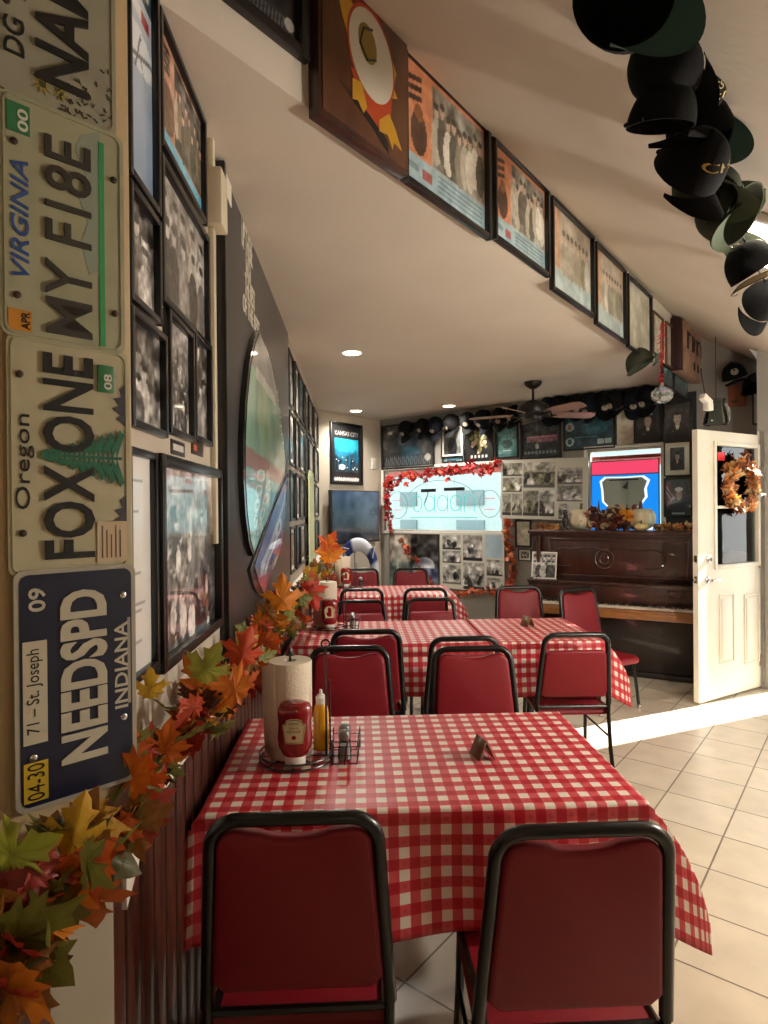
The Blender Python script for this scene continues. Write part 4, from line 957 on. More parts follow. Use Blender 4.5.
# ================================================================== CADDIES
M_paper=mat('paper_towel','#d9cdb8',.85,bump=.25,bscale=120,sss=.1)
M_ket=mat('ketchup_red','#7c0f12',.22,coat=.6); M_mus=mat('mustard_yellow','#d19a17',.25,coat=.6); M_cap=mat('bottle_cap_white','#d8d4cc',.4)
M_clear=glassmat('shaker_glass','#e8eeee'); M_salt=mat('salt_white','#cfccc6',.8); M_pep=mat('pepper_dark','#2a2420',.9); M_foil=mat('steel_cap','#8f8f8f',.3,metal=1)
M_lab=mat('label_cream','#cfc79a',.5)
def caddy(u,v,which,full=True,k=1.0,yaw=0):
    p=on_z(u,v,TT); K=1.12; made=[]; nm={0:'nearest',1:'second',2:'third'}[which]
    c=thing('condiment_rack',f'black wire condiment rack on the {nm} checked table','condiment rack',p,yaw,'condiment racks')
    r=.058*k; cx2=.075
    b=MB()
    for z in (.006,.022): b.tube(loopc3(.018,-.008,z,.108),.0028,6,closed=True)
    for a in range(0,360,45): b.tube([(0,0,.005),(.018+.108*math.cos(R(a)),-.008+.108*math.sin(R(a)),.005)],.002,5)
    b.build('base_ring',M_bmetal,c)
    b=MB(); b.tube([(0,0,.005),(0,0,.315)],.004,6); b.lathe([(.012,.302),(.014,.306),(.006,.312),(.004,.325),(0.001,.33)],12); b.build('roll_spindle',M_bmetal,c)
    b=MB(); b.tube([(.105,.0,.004),(.105,.0,.33)],.0035,6); b.tube([(.118,-.03,.004),(.118,-.03,.235)],.003,6); b.tube(loopc3(.105,0,.335,.012,ax='y'),.003,6,closed=True); b.build('handle_rod',M_bmetal,c)
    b=MB(); X0,X1,Y0,Y1=.125,.195,-.075,.03
    for z in (.006,.03,.055): b.tube([(X0,Y0,z),(X1+(z*.2),Y0,z),(X1+(z*.2),Y1,z),(X0,Y1,z)],.002,5,closed=True)
    for x in (X0,(X0+X1)/2,X1):
        for y in (Y0,Y1): b.tube([(x,y,.004),(x+ (.010 if x>X0 else 0),y,.075)],.002,5)
    b.tube([(X1+.01,Y0,.075),(X1+.01,(Y0+Y1)/2,.088),(X1+.01,Y1,.075)],.002,5); b.build('shaker_basket',M_bmetal,c)
    # towel roll
    tr=thing('paper_towel_roll',f'white paper towel roll standing in the rack on the {nm} table','paper towels',p+UP*.012*K,yaw,'paper towel rolls')
    b=MB(); b.lathe([(.019,.0),(.062,.0),(.064,.004),(.064,.272),(.062,.276),(.019,.276),(.019,.0)],40,capb=False,capt=False); b.build('roll',M_paper,tr)
    b=MB(); n=12; vs=[]; 
    for kk in range(n+1):
        a=R(235-75*kk/n); rr=.0655+.030*max(0,(kk/n-.45))**1*1.2; vs+= [(rr*math.cos(a),rr*math.sin(a),.0+.01*(kk/n)),(rr*math.cos(a)*(1+.10*kk/n),rr*math.sin(a)*(1+.1*kk/n),.274-.03*(kk/n)**2)]
    b.add(vs,[(2*i,2*i+2,2*i+3,2*i+1) for i in range(n)]); b.build('loose_sheet',M_paper,tr,solid=.001)
    # ketchup (stands on its cap)
    kp=p+Matrix.Rotation(yaw,3,'Z')@Vector((.022*K,-.088*K,.010))
    kt=thing('ketchup_bottle',f'red squeeze ketchup bottle in the rack on the {nm} table','ketchup bottle',kp,yaw,'ketchup bottles')
    prof=[(.020,.0),(.027,.004),(.027,.028),(.024,.032)]; b=MB(); b.lathe(prof,24,sy=.75); b.build('cap',M_cap,kt)
    prof=[(.024,.030),(.033,.038),(.043,.060),(.046,.085),(.044,.110),(.043,.130),(.0455,.150),(.045,.168),(.038,.182),(.028,.187),(.0,.186)]
    b=MB(); b.lathe(prof,32,sy=.68,capt=False); b.build('bottle',M_ket,kt)
    pl=[(-.030,.128),(-.022,.132),(-.020,.142),(-.008,.147),(.008,.147),(.020,.142),(.022,.132),(.030,.128),(.023,.076),(-.023,.076)]
    def curve(b,dy=0): b.v=[(x,-.0305+dy+ (.0305-.0305*math.sqrt(max(0,1-(x/.046)**2)))+(y),z) for x,y,z in b.v]; return b
    def lab(k1,y,name,mm):
        pp=[]
        for i in range(len(pl)):
            x0_,z0_=pl[i]; x1_,z1_=pl[(i+1)%len(pl)]
            for q in range(4): pp.append(((x0_+(x1_-x0_)*q/4)*k1,.112+((z0_+(z1_-z0_)*q/4)-.112)*k1))
        b=MB(); b.prism(pp[::-1],y,y+.0012); 
        # split across x for curvature
        curve(b); return b.build(name,mm,kt)
    lab(1.0,-.0022,'label',M_lab)
    if which==0:
        lab(.93,-.0030,'label_border',mat('label_green','#2f4a2a',.5)); lab(.88,-.0036,'label_face',M_lab)
        text('lettering','HEINZ',mat('label_ink','#2a2620',.5),kt,-.013,.131,.013,.138,y=-.0345,ext=.0008)
        text('lettering','TOMATO',MATS['label_ink'],kt,-.013,.119,.013,.124,y=-.0345,ext=.0008); text('lettering','KETCHUP',MATS['label_ink'],kt,-.017,.108,.017,.115,y=-.0345,ext=.0008)
        b=MB(); b.lathe([(.006,0),(.006,.001)],14,c=(0,0,0),M=Matrix.Rotation(R(90),4,'X')); b.v=[(x,y-.0345,z+.095) for x,y,z in b.v]; b.build('label_tomato',M_ket,kt)
    # mustard
    mp=p+Matrix.Rotation(yaw,3,'Z')@Vector((.088*K,.03*K,.008))
    if which==0:
        mt=thing('mustard_bottle','yellow squeeze mustard bottle behind the paper towels on the nearest table','mustard bottle',mp,yaw)
        b=MB(); b.lathe([(.02,0),(.026,.004),(.027,.05),(.025,.09),(.027,.125),(.022,.150),(.014,.160)],24,sy=.8); b.build('bottle',M_mus,mt)
        b=MB(); b.lathe([(.017,.158),(.018,.180),(.012,.188),(.006,.19),(.005,.205),(.001,.206)],20); b.build('cap',M_cap,mt)
    # shakers
    for (dx,dy,mm,nmm) in ((.160,-.045,M_salt,'salt_shaker'),(.160,.003,M_pep,'pepper_shaker')):
        sp_=p+Matrix.Rotation(yaw,3,'Z')@Vector((dx*K,dy*K,.009))
        s=thing(nmm,f'glass {nmm.split("_")[0]} shaker with steel cap in the basket on the {nm} table',nmm.replace('_',' '),sp_,yaw,'salt and pepper shakers')
        b=MB(); b.lathe([(.019,0),(.020,.003),(.0175,.03),(.0155,.055),(.016,.062)],10); b.build('glass_body',M_clear,s,ang=20)
        b=MB(); b.lathe([(.0165,.002),(.0155,.028),(.0145,.042)],10); b.build('contents',mm,s)
        b=MB(); b.lathe([(.0175,.060),(.018,.074),(.015,.082),(.006,.086),(.001,.0865)],16); b.build('cap',M_foil,s); s.scale=(K,)*3
    for o_ in (c,tr,kt): o_.scale=(K,)*3
    kt.scale=(K*1.08,K,K*.98)
def loopc3(cx,cy,cz,r,n=32,ax='z'):
    if ax=='z': return [(cx+r*math.cos(2*PI*k/n),cy+r*math.sin(2*PI*k/n),cz) for k in range(n)]
    if ax=='y': return [(cx+r*math.cos(2*PI*k/n),cy,cz+r*math.sin(2*PI*k/n)) for k in range(n)]
    return [(cx,cy+r*math.cos(2*PI*k/n),cz+r*math.sin(2*PI*k/n)) for k in range(n)]
caddy(291,757,0); caddy(327,628,1); caddy(344,587,2)
# white tray behind the shaker basket
# table tents
M_tent=wood('tent_brown','#5a3a20','#7a5230',.45,(3,3,3),.2,5)
def tent(u,v,lab,yaw,k=1):
    p=on_z(u,v,TT+.002); t=thing('table_tent',lab,'table sign',p,yaw,'folded table tents')
    for s in (-1,1):
        b=MB(); b.add([(0,-.028*k,.002),(.075*k,-.028*k,.002),(.075*k,0,.062*k),(0,0,.062*k)],[(0,1,2,3)])
        if s<0: b.v=[(x,-y,z) for x,y,z in b.v]
        b.build('panel',M_tent,t,solid=.003)
tent(487,761,'small brown folded table tent on the nearest table',R(104)); tent(531,627,'small brown folded table tent on the right half of the second row',R(112),1.1)
# ================================================================== LEAVES / GARLANDS
OUT=[]
for a,r in ((0,.10),(12,.42),(22,.62),(30,.45),(38,.58),(50,.78),(58,.98),(66,.74),(74,.50),(84,.74),(96,.72),(104,.88),(112,.62)): pass
half=[(0.0,-.42),(.16,-.36),(.34,-.42),(.30,-.26),(.58,-.20),(.44,-.06),(.62,.06),(.86,.22),(.62,.24),(.56,.40),(.36,.28),(.22,.22),(.26,.46),(.40,.58),(.22,.62),(.16,.80),(0,1.02)]
LEAF=half+[(-x,z) for x,z in half[-2:0:-1]]
def leaf(mb,pos,rotM,size,col,rn,curl=.25):
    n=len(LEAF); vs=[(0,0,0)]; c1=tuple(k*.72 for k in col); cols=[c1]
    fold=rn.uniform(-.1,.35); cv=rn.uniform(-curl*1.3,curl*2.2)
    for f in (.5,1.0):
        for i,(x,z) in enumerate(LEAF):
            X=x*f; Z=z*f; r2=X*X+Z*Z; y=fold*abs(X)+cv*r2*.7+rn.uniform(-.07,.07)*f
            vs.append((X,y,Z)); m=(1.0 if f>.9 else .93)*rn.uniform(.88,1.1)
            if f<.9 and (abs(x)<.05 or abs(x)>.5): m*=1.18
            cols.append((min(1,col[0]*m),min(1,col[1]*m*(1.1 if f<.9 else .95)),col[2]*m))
    fs=[(0,1+i,1+(i+1)%n) for i in range(n)]+[(1+i,1+n+i,1+n+(i+1)%n,1+(i+1)%n) for i in range(n)]
    T=Matrix.Translation(pos)@rotM.to_4x4()@Matrix.Scale(size,4)
    mb.add([T@Vector(v) for v in vs],fs,cols)
def leafmat():
    m=mat('autumn_leaf','#c06020',.5,attr=True,bump=.3,bscale=80); nt=m.node_tree; b=nt.nodes['Principled BSDF']; tl=nt.nodes.new('ShaderNodeBsdfTranslucent'); mx=nt.nodes.new('ShaderNodeMixShader'); mx.inputs[0].default_value=.3
    vc=[n for n in nt.nodes if n.type=='VERTEX_COLOR'][0]; nt.links.new(vc.outputs[0],tl.inputs[0]); o=nt.nodes['Material Output']; nt.links.new(b.outputs[0],mx.inputs[1]); nt.links.new(tl.outputs[0],mx.inputs[2]); nt.links.new(mx.outputs[0],o.inputs[0]); return m
M_leaf=leafmat(); M_twig=mat('twig_brown','#33261a',.8)
PAL={'fall':['#c4561c','#a83a1a','#8c2618','#c8761f','#b98c2b','#6c6a30','#7a7a38','#4b2a1a','#c4602a','#55502a','#8a5a24'],
 'near':['#c4641c','#b0501a','#c98a22','#9a9a34','#a33a1a','#c9a02c','#7c7a30'],
 'red':['#b5161c','#8f1016','#c8321e','#d0462a','#a01a1a'],'redor':['#b83a22','#c85a2e','#9c2a1c','#8a4a28','#d07040'],
 'dry':['#b9834a','#8a5230','#d08a3e','#c9a878','#6b3a22','#d97a30'],'brown':['#4a2418','#6b3226','#2f1a14','#8a4a3a','#5a1f1c','#b9a27c']}
def rotv(rn,face=None,jit=70):
    e=Matrix.Rotation(rn.uniform(0,2*PI),3,'Y')
    f=Matrix.Rotation(R(rn.uniform(-jit,jit)),3,'Z')@Matrix.Rotation(R(rn.uniform(-jit,jit)),3,'X')@e
    return f
def garland(name,lab,cat,pts,n,size,pal,seed,spread,face=0,group=None,jit=60,extra=(),pw=1):
    rn=random.Random(seed); P0=Vector(pts[0]); t=thing(name,lab,cat,P0,0,group); pts=[Vector(p)-P0 for p in pts]
    seg=[(pts[i+1]-pts[i]).length for i in range(len(pts)-1)]; T=sum(seg)
    def along(f):
        d=f*T
        for i,s in enumerate(seg):
            if d<=s or i==len(seg)-1: return pts[i].lerp(pts[i+1],min(1,d/s))
            d-=s
    b=MB(); st=[along(k/40)+Vector([rn.uniform(-.008,.008) for _ in range(3)]) for k in range(41)]
    b.tube(st,.004,5); b.tube([p+Vector([rn.uniform(-.02,.02) for _ in range(3)]) for p in st],.0025,5); b.build('stem',M_twig,t)
    m=MB(); B=Matrix.Rotation(face,3,'Z')
    for k in range(n):
        f=((k+rn.random())/n)**pw; p=along(f); sz=size(f)*rn.uniform(.75,1.2) if callable(size) else size*rn.uniform(.75,1.2); s=spread(f) if callable(spread) else spread
        off=Vector([rn.gauss(0,s*.5),rn.gauss(0,s*.35),rn.gauss(0,s*.5)])
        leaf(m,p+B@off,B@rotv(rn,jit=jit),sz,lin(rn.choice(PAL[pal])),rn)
    for (p,sz,c,rz_,rx_,ry_) in extra:
        leaf(m,Vector(p)-P0,Matrix.Rotation(rz_,3,'Z')@Matrix.Rotation(rx_,3,'X')@Matrix.Rotation(ry_,3,'Y'),sz,lin(c),rn,.15)
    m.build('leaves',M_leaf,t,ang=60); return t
# main garland on the ledge (leaves larger near the camera because they are nearer)
gp=[at(-25,1010,.55),at(5,945,.61),at(50,872,.69),at(108,818,.82),at(150,765,1.2),at(185,715,1.45),at(225,672,1.85),at(262,634,2.5),at(300,600,3.9),at(318,577,6.0),at(326,566,7.6)]
for i,p in enumerate(gp):
    if p.y>1.25: p.x=max(p.x,-.45); p.z=min(p.z,1.06)
fx=[(at(72,842,.72),.056,'#c99c20',R(20),R(-8),R(15)),(at(132,778,.86),.062,'#c0601a',R(10),R(10),R(-70)),(at(12,856,.64),.055,'#9aa03a',R(0),R(10),R(70)),(at(18,940,.60),.075,'#6f7028',R(5),R(0),R(140)),(at(10,990,.56),.06,'#b86a1c',R(5),R(0),R(200)),
 (at(92,898,.73),.06,'#b0581c',R(15),R(20),R(180)),(at(58,885,.69),.055,'#b8641c',R(-15),R(10),R(120)),(at(140,822,.90),.055,'#96341a',R(10),R(20),R(170)),(at(165,750,1.15),.06,'#c4661e',R(15),R(0),R(10)),(at(205,670,1.35),.07,'#8f8f34',R(10),R(-5),R(30)),(at(235,690,1.55),.085,'#d0701c',R(20),R(0),R(-60)),(at(243,655,1.75),.085,'#b9401a',R(20),R(0),R(20)),(at(150,690,1.3),.05,'#c9a02c',R(10),R(0),R(0)),
 (at(283,600,2.9),.13,'#d07a1c',R(10),R(0),R(0)),(at(310,590,4.0),.15,'#b8321c',R(10),R(0),R(160)),(at(330,555,6.0),.20,'#d87a1c',R(0),R(0),R(0)),(at(328,545,6.0),.16,'#c4501c',R(0),R(0),R(30))]
def gl_len(f): return .052+.03*f
garland('leaf_garland','long autumn leaf garland along the ledge of the left wall','garland',gp,430,lambda f:.048+.055*f**.6,'fall',7,lambda f:.026+.075*f**.5,jit=70,extra=fx,pw=1.7)
# red garland around the window (each strand its own)
def wpt(u,v,off=.06): s,z=WW.hit(u,v,off); return WW.pt(s,z,off)
garland('leaf_garland','red leaf garland across the top of the front window','garland',[wpt(386,482),wpt(420,475),wpt(455,470),wpt(500,465)],120,.062,'red',11,.085,WW.rz,group='red leaf garlands on the window wall')
garland('leaf_garland','red leaf garland down the left side of the front window','garland',[wpt(388,480),wpt(387,500),wpt(390,530)],55,.055,'red',12,.05,WW.rz,group='red leaf garlands on the window wall')
garland('leaf_garland','red leaf garland hanging right of the street photo board','garland',[wpt(508,518),wpt(507,545),wpt(513,570),wpt(507,592)],60,.06,'redor',13,.045,WW.rz,group='red leaf garlands on the window wall')
garland('leaf_garland','orange leaf garland along the bottom of the street photo board','garland',[wpt(507,592,.09),wpt(485,590,.09),wpt(465,594,.09),wpt(440,597,.09)],50,.055,'redor',14,.04,WW.rz,group='red leaf garlands on the window wall')
garland('leaf_garland','dark red leaf garland slanting over the smoke poster','garland',[wpt(400,538,.08),wpt(412,556,.08),wpt(425,578,.08),wpt(440,597,.08)],36,.055,'redor',15,.035,WW.rz,group='red leaf garlands on the window wall')
# ================================================================== PIANO
M_pw=wood('piano_wood','#23110b','#432216',.32,(3,3,.8),.4,7); M_pkb=wood('keybed_wood','#6a3a18','#93602f',.4,(1,3,3),.3,6); M_pd=wood('piano_lower','#160e0c','#241611',.45,(3,3,.8),.2,7)
pr=on_z(697,683.6,0); PP=Plane(pr,AZ*0+PHI+R(90+29))
# s of the left end from the key slip edge seen at px 524
KD=.30
sl_=PP.hit(524,600,KD)[0]; LEN=-sl_+.10
pn=thing('upright_piano','dark brown upright piano with open keys behind the white door','piano',PP.pt(sl_,0),PP.rz)
b=MB(); b.bx(.02,LEN-.02,0,.03,.03,.62,.004); b.build('lower_panel',M_pd,pn)
b=MB(); b.bx(.0,LEN,-.02,.36,0,.05,.004); b.build('bottom_rail',M_pd,pn)
for x in (.0,LEN-.035):
    b=MB(); b.bx(x,x+.035,-.0,.38,.0,1.34,.006); b.build('side_panel',M_pw,pn)
    b=MB(); b.prism([(x-.003,.6),(x+.038,.6),(x+.038,.62),(x-.003,.62)],-KD,0); 
    b.bx(x-.004,x+.04,-KD,.02,.60,.735,.012); b.bx(x-.004,x+.04,-.13,.02,.73,.90,.012); b.build('key_cheek',M_pw,pn)
    b=MB(); b.lathe([(.03,.0),(.035,.03),(.022,.06),(.03,.16),(.042,.36),(.03,.5),(.04,.56),(.045,.60)],18,c=(x+.018,-KD+.05,0)); b.build('leg',M_pd,pn)
b=MB(); b.bx(.0,LEN,-KD,.0,.60,.665,.006); b.bx(.0,LEN,-KD-.012,-KD+.01,.585,.645,.006); b.build('keybed',M_pkb,pn)
b=MB(); nk=52; x0=.09; kw=(LEN-.18)/nk
for k in range(nk): b.bx(x0+k*kw+.0006,x0+(k+1)*kw-.0006,-KD+.03,-.13,.668,.690,.002)
b.build('white_keys',mat('ivory_keys','#c9c2b0',.3,coat=.3),pn)
b=MB()
for k in range(nk-1):
    if k%7 in (0,1,3,4,5): b.bx(x0+(k+1)*kw-.006,x0+(k+1)*kw+.006,-KD+.08,-.13,.690,.703,.002)
b.build('black_keys',M_black,pn)
b=MB(); b.bx(.04,LEN-.04,-.13,-.10,.668,.86,.006); b.bx(.036,LEN-.036,-KD+.03,-.10,.62,.668); b.build('fallboard',M_pw,pn)
b=MB(); b.bx(-.01,LEN+.01,-.16,.02,.86,.885,.008); b.bx(-.005,LEN+.005,-.14,.02,.845,.862,.004); b.build('music_shelf',M_pw,pn)
b=MB(); b.bx(.03,LEN-.03,-.0,.03,.885,1.32,.003); b.build('upper_panel',M_pw,pn)
b=MB()
for a,c,d,e in ((.16,LEN-.16,.915,.935),(.16,LEN-.16,1.265,1.285),(.16,.18,.935,1.265),(LEN-.18,LEN-.16,.935,1.265)): b.bx(a,c,-.014,.002,d,e,.005)
b.build('panel_moulding',M_pw,pn)
b=MB(); cxp=LEN*.44
b.tube([(cxp-.38+.12*math.cos(R(a)),-.004,1.1+.09*math.sin(R(a))) for a in range(60,301,15)],.007,6)
b.tube([(cxp+.42-.12*math.cos(R(a)),-.004,1.1+.09*math.sin(R(a))) for a in range(60,301,15)],.007,6)
b.tube([(cxp-.32,-.004,1.18),(cxp-.1,-.004,1.20),(cxp,-.004,1.17),(cxp+.1,-.004,1.20),(cxp+.36,-.004,1.18)],.007,6)
b.tube([(cxp+.085*math.cos(R(a)),-.004,1.09+.09*math.sin(R(a))) for a in range(0,360,15)],.008,6,closed=True)
b.tube([(cxp+.04*math.cos(R(a)),-.004,1.09+.05*math.sin(R(a))) for a in range(0,360,20)],.006,6,closed=True)
b.build('carving',M_pw,pn)
for x in (.075,LEN-.075): 
    b=MB(); b.lathe([(.03,.885),(.028,.92),(.018,.95),(.024,1.1),(.018,1.24),(.028,1.28),(.03,1.31)],16,c=(x,-.03,0)); b.build('pilaster',M_pw,pn)
b=MB(); b.bx(-.03,LEN+.03,-.055,.40,1.335,1.365,.008); b.bx(-.012,LEN+.012,-.03,.39,1.315,1.337,.004); b.build('lid',M_pw,pn)
b=MB()
for x in (.08,LEN-.08): b.tube([(x,-.14,.895),(x,-.16,.91),(x,-.13,.93)],.004,6)
b.build('candle_hook',M_brass,pn)
PT=1.366
def onp(u,v=None,dy=.05,z=PT): # point on the piano lid at column u, dy behind the front plane
    s,_=PP.hit(u,500,-dy); return PP.pt(s,z,-dy)
M_pump=mat('pumpkin_white','#c2b79c',.55,noise=.08,nscale=10); M_stemp=mat('pumpkin_stem','#5a5030',.8)
def pumpkin(lab,u,dy,r,hf,m=M_pump,name='white_pumpkin',cat='pumpkin'):
    t=thing(name,lab,cat,onp(u,dy=dy),PP.rz); b=MB(); n=60; vs=[];fs=[]; rings=14
    for i in range(rings+1):
        a=PI*i/rings
        for k in range(n):
            th=2*PI*k/n; rib=1-.09*abs(math.cos(th*5))**3*math.sin(a); q=math.sin(a)**.8*rib*r; z=hf*r*(1-math.cos(a))-(.18*r*math.exp(-(i-rings)**2/4.) )
            vs.append((q*math.cos(th),q*math.sin(th),max(0,z)))
    for i in range(rings):
        for k in range(n): l=(k+1)%n; fs.append((i*n+k,i*n+l,(i+1)*n+l,(i+1)*n+k))
    b.add(vs,fs); b.build('shell',m,t)
    b=MB(); z=hf*r*2-.15*r; b.tube([(0,0,z),(.0,0,z+.25*r),(.06*r,0,z+.45*r)],[.13*r,.09*r,.1*r],8); b.build('stem',M_stemp,t); return t
pumpkin('white pumpkin at the left on the piano lid',581,.14,.13,.86)
pumpkin('larger white pumpkin at the right on the piano lid',640,.16,.145,.78)
pumpkin('small pale gourd in front of the larger white pumpkin',641,.02,.062,.62,mat('gourd_cream','#d2c28a',.5),'small_gourd','gourd')
def sprig(lab,u0,u1,n,sz,pal,seed,dy=.03,zz=.03,name='leaf_spray',cat='dried leaves',spread=.04):
    a=onp(u0,dy=dy); c=onp(u1,dy=dy); a=a+UP*zz; c=c+UP*zz; return garland(name,lab,cat,[a,a.lerp(c,.5),c],n,sz,pal,seed,spread,PP.rz)
sprig('dry yellow leaf spray at the left end of the piano lid',536,562,30,.045,'dry',21,.03,.03,spread=.025)
sprig('dry pale leaf spray at the right end of the piano lid',656,692,34,.045,'dry',22,.03,.03,spread=.03)
t=sprig('dark dried leaf arrangement with tall spikes in the middle of the piano lid',596,626,150,.055,'brown',23,.06,.10,'dried_arrangement','dried arrangement',.12)
b=MB(); o0=t.location
for u,hh in ((598,.30),(606,.22),(626,.26)):
    p=onp(u,dy=.08)-o0; b.tube([p,p+Vector((.0,0,hh*.5)),p+Vector((.01,0,hh))],[.03,.018,.001],6)
b.build('spikes',mat('spike_dark','#4a3a34',.8),t)
m=MB(); rn=random.Random(3)
for k in range(14): leaf(m,onp(626+rn.uniform(-6,6),dy=.02)+UP*(.13+rn.uniform(-.02,.05))-o0,Matrix.Rotation(PP.rz,3,'Z')@rotv(rn,jit=50),.045,lin(rn.choice(['#d9891c','#e0a02a'])),rn)
m.build('yellow_leaves',M_leaf,t)
t=thing('small_figurine','small dark figurine standing left of the white pumpkin on the piano','figurine',onp(565,dy=.06),PP.rz)
b=MB(); b.lathe([(.038,0),(.04,.01),(.022,.03),(.030,.06),(.034,.10),(.024,.13),(.014,.14),(.022,.155),(.024,.17),(.018,.185),(.001,.19)],18,sy=.8); b.build('body',mat('figurine_dark','#1e1a18',.5),t)
b=MB(); b.lathe([(.001,.176),(.045,.176),(.044,.180),(.022,.184),(.02,.20),(.001,.202)],18); b.build('hat',M_black,t)
# photo leaning on the piano front
s,z=PP.hit(544,567,.10); q=(PP.hit(531,550,.08)[0],PP.hit(556,550,.08)[0],.8855,.8855+.27)
framed(PP,'leaning_photo','black and white group photo in thin white border leaning on the piano shelf','picture',q,'bw_group',55,.012,fm=M_white,off=.085,depth=.008,tilt=R(-14))
# ================================================================== DOOR
dl=at(698.5,600,4.85); dl.z=0; hp=pHinge.copy()
DP=Plane(dl,math.atan2((hp-dl).x,(hp-dl).y)); DWd=(hp-dl).length-.03
M_door=mat('door_white','#d9d3c4',.45,noise=.04,nscale=4); M_pane=glassmat('door_glass','#e6efed')
dt=thing('entrance_door','open white half-glazed door with leaf wreath, beside the piano','door',dl,DP.rz)
b=MB(); wz=DP.rect(716,447,565,757,447,562); gx0,gx1,gz0,gz1=wz
Hd=2.20
for a,c,d,e in ((0,gx0,.02,Hd),(gx1,DWd,.02,Hd),(gx0,gx1,.02,gz0),(gx0,gx1,gz1,Hd)): b.bx(a,c,0,.045,d,e)
b.build('door_leaf',M_door,dt,smooth=False)
b=MB()
for a,c,d,e in ((gx0-.035,gx0,gz0-.035,gz1+.035),(gx1,gx1+.035,gz0-.035,gz1+.035),(gx0,gx1,gz0-.035,gz0),(gx0,gx1,gz1,gz1+.035)): b.bx(a,c,-.014,.0,d,e,.006)
zm=DP.hit(735,507)[1]; b.bx(gx0,gx1,-.004,.04,zm-.012,zm+.012,.004); b.build('glazing_trim',M_door,dt)
b=MB(); b.bx(gx0,gx1,.018,.024,gz0,gz1); b.build('window_pane',M_pane,dt,smooth=False)
for (uL,uR) in ((719,734),(744,759)):
    x0,x1,z0,z1=DP.rect(uL,595,666,uR,592,660); 
    for k,(i,yy) in enumerate(((0,-.007),(.022,-.004))):
        pass
    b=MB()
    for a,c,d,e in ((x0,x0+.014,z0,z1),(x1-.014,x1,z0,z1),(x0+.014,x1-.014,z0,z0+.014),(x0+.014,x1-.014,z1-.014,z1)): b.bx(a,c,-.009,0,d,e,.004)
    b.bx(x0+.035,x1-.035,-.006,0,z0+.035,z1-.035,.005)
    b.build('raised_panel',M_door,dt)
x,z=DP.hit(708,559); b=MB(); b.lathe([(.027,0),(.027,.012),(.018,.02),(.018,.028),(.001,.029)],18,M=Matrix.Rotation(R(90),4,'X'),c=(x,0,z)); b.build('deadbolt',M_chrome,dt)
x,z=DP.hit(707,580); b=MB(); b.lathe([(.028,0),(.028,.01),(.012,.016),(.012,.045)],18,M=Matrix.Rotation(R(90),4,'X'),c=(x,0,z)); b.tube([(x,-.045,z),(x+.05,-.048,z+.002),(x+.12,-.04,z-.004)],.009,8); b.build('lever_handle',M_chrome,dt)
for vv in (559,580):
    z=DP.hit(700,vv)[1]; b=MB(); b.bx(-.002,.003,.01,.035,z-.028,z+.028,.001); b.build('latch_plate',M_brass,dt)
b=MB(); z=DP.hit(700,580)[1]; b.bx(-.03,0,.016,.028,z-.01,z+.01,.003); b.build('latch_bolt',M_chrome,dt)
for zz in (.25,1.1,1.95):
    b=MB(); b.tube([(DWd+.004,.0,zz-.05),(DWd+.004,.0,zz+.05)],.008,8); b.build('hinge',M_brass,dt)
x,z=DP.hit(721,452); t2=thing('pane_sticker','small red sticker in the top corner of the door glass','sticker',DP.pt(gx0+.05,gz1-.12,.006-.02),DP.rz)
b=MB(); b.bx(0,.10,-.001,.001,0,.07); b.build('sticker_face',mat('sticker_red','#c8242c',.5),t2,smooth=False)
# wreath
x,z=DP.hit(743,484,.05); c=DP.pt(x,z,.05); ring=[]
rw=(DP.hit(757,484,.05)[0]-DP.hit(731,484,.05)[0])/2; rh=(DP.hit(743,460,.05)[1]-DP.hit(743,507,.05)[1])/2
for k in range(33): a=2*PI*k/32; ring.append(c+DP.d*(rw*math.cos(a))+UP*(rh*math.sin(a)))
garland('leaf_wreath','tan and orange dried leaf wreath hanging on the white door glass','wreath',ring,190,.062,'dry',31,.055,DP.rz)
# ================================================================== CEILING FAN
fp0=on_z(533,382,LOWZ); hubz=LOWZ-.33
M_fan=mat('fan_bronze','#1c1612',.4,metal=.3); M_bl=wood('fan_blade','#7a5a50','#a07c70',.35,(1,1,1),.4,5)
t=thing('ceiling_fan','dark bronze ceiling fan with five wooden blades under the low ceiling','ceiling fan',(fp0.x,fp0.y,LOWZ),0)
b=MB(); b.lathe([(.09,0),(.088,-.02),(.07,-.045),(.035,-.07),(.02,-.075)],28,capt=False); b.build('canopy',M_fan,t)
b=MB(); b.tube([(0,0,-.06),(0,0,-.22)],.014,10); b.build('downrod',M_fan,t)
b=MB(); b.lathe([(.03,-.19),(.10,-.21),(.155,-.25),(.165,-.29),(.15,-.33),(.10,-.36),(.09,-.39),(.04,-.41),(.001,-.412)],32,capb=False); b.build('motor_housing',M_fan,t)
for k in range(5):
    a=R(72*k+8); Mx=Matrix.Rotation(a,4,'Z')
    b=MB(); b.tube([Mx@Vector((.12,0,-.345)),Mx@Vector((.18,0,-.36)),Mx@Vector((.26,0,-.335))],.012,6); ir=b.build('blade_iron',M_fan,t)
    pl=[(.0,-.045),(.12,-.065),(.40,-.068),(.46,-.05),(.475,0),(.46,.05),(.40,.068),(.12,.065),(0,.045)]
    b=MB(); b.prism(pl,-.004,.004); b.xf(Matrix.Rotation(a,4,'Z')@Matrix.Translation((.22,0,-.335))@Matrix.Rotation(R(-17),4,'X')@Matrix.Rotation(R(90),4,'X')); b.build('blade',M_bl,t)
b=MB(); b.tube([(.04,0,-.41),(.04,0,-.62)],.0015,5); b.lathe([(.006,-.62),(.008,-.635),(.003,-.65)],8,c=(.04,0,0)); b.build('pull_chain',M_brass,t)
